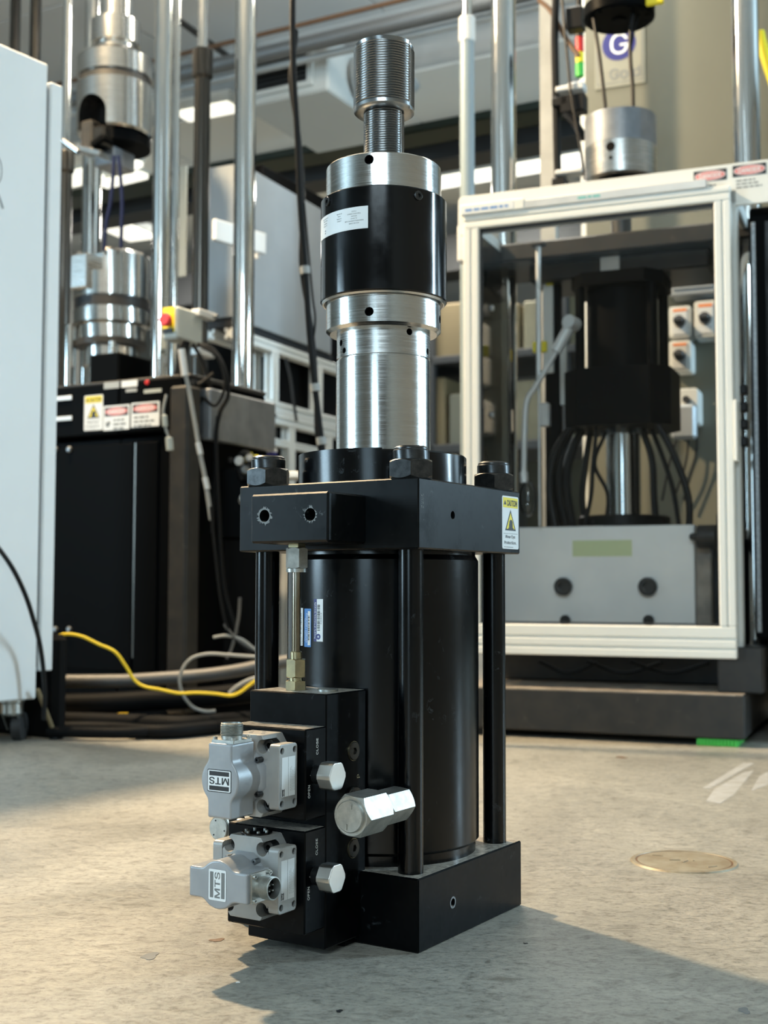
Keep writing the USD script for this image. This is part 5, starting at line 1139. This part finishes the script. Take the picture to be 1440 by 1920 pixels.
for k, pts in enumerate(([(420, 1170), (440, 1195), (470, 1215), (500, 1230)], [(400, 1195), (425, 1192), (455, 1200), (485, 1222), (510, 1225)], [(450, 1120), (447, 1160), (436, 1210), (425, 1235)], [(395, 950), (405, 1050), (415, 1130), (430, 1185), (470, 1225)])):
    kline('cable_tangle', pts, 3.66, .0045, ('hose_grey', 'grey_cable', 'hose_grey', 'rubber')[k], ('lowest grey cable of the tangle behind the left tie rod', 'grey cable arching over the tangle behind the left tie rod', 'upright grey cable in the tangle behind the left tie rod', 'long black cable of the tangle behind the left tie rod')[k], 'cable', 'tangled cables')
# ------- small things
t = thing('red_sign', 'small red letter sign on the far wall left of the lower grip', 'sign')
p = at(94, 598, 8.0); obj('sign_panel', tf(bx(-.05, .05, 0, .006, -.065, .065, .002), translation_matrix(p)), 'label', t); obj('lettering', txt('A', .11, frame(p + [0, -.0005, 0], (1, 0, 0), (0, 0, 1), (0, -1, 0)), bold=True), 'red', t); obj('sign_cord', rod(p + [0, .003, .06], [p[0], p[1] + .003, ZC], .003, n=8), 'ink', t)
for px, Y in ((66, 4.9), (28, 5.2)):
    q = at(px, 60, Y); single('steel_pole', lathe([(.022, 0), (.022, ZC)], (q[0], q[1], 0)), 'bronze', ('left' if px < 50 else 'right') + ' one of two brown steel poles above the white cabinet', 'pole')
# floor: drain cover, chips, pale streaks
dv = thing('drain_cover', 'round worn metal drain cover set in the concrete floor', 'drain cover', (.4314, 1.834, 0))
obj('rim', lathe([(.076, .0), (.074, .0022), (.069, .0022), (.068, .0008)], n=72), 'drain', dv); obj('cover', lathe([(.0655, .0002), (.0655, .0016), (.064, .0020)], n=72), 'drain', dv)
obj('gap_ring', prism(Point(0, 0).buffer(.0685, quad_segs=24).difference(Point(0, 0).buffer(.0645, quad_segs=24)), .0010, .0014), 'rust', dv)
for k, (x, y) in enumerate(((-.012, .004), (0, -.006), (.012, .006), (-.03, .035), (.03, -.04))): obj('raised_stroke', tf(bx(-.008, .008, -.0015, .0015, .0019, .0030, .0004), translation_matrix((x, y, 0)) @ rotation_matrix(k * .9, (0, 0, 1))), 'drain', dv)
def blot(px, py, r, seed, sq=.7):
    rg = random.Random(seed); c = atz(px, py, 0); k = 26; ph_ = [rg.random() * 6 for _ in range(3)]
    pts = []
    for i in range(k):
        a = 2 * math.pi * i / k; rr_ = r * (1 + .25 * math.sin(2 * a + ph_[0]) + .18 * math.sin(3 * a + ph_[1]) + .1 * math.sin(5 * a + ph_[2]))
        pts.append((c[0] + rr_ * math.cos(a), c[1] + rr_ * sq * math.sin(a) * 1.6))
    return Polygon(pts).buffer(0)
for k, (px, py, r, m) in enumerate(((281, 1793, .0095, 'grey_ink'), (407, 1763, .0065, 'rust'), (636, 1896, .003, 'ink'), (446, 1842, .0015, 'label'), (985, 1769, .002, 'ink'), (1165, 1420, .012, 'rust'), (1395, 1895, .006, 'grey_ink'))):
    obj('floor_chip', prism(blot(px, py, r, k), 0, .0005), m, '/World/floor')
def strip_on_floor(pts, m, label):
    pg = Polygon([tuple(atz(x, y, 0)[:2]) for x, y in pts]); return pg
MT['streak'] = mat('pale_streak', (.46, .46, .45), .4, color2=(.36, .345, .31), nscale=30)
for k, pts in enumerate(([(1395, 1430), (1413, 1431), (1330, 1478), (1318, 1478)], [(1396, 1448), (1412, 1445), (1375, 1490), (1350, 1506), (1325, 1502), (1340, 1480)], [(1425, 1455), (1440, 1448), (1440, 1470), (1410, 1482)])):
    obj('floor_scuff', prism(strip_on_floor(pts, 0, 0).buffer(.004).buffer(-.003), 0, .0004), 'streak', '/World/floor')  # thin pale streaks laid on the floor
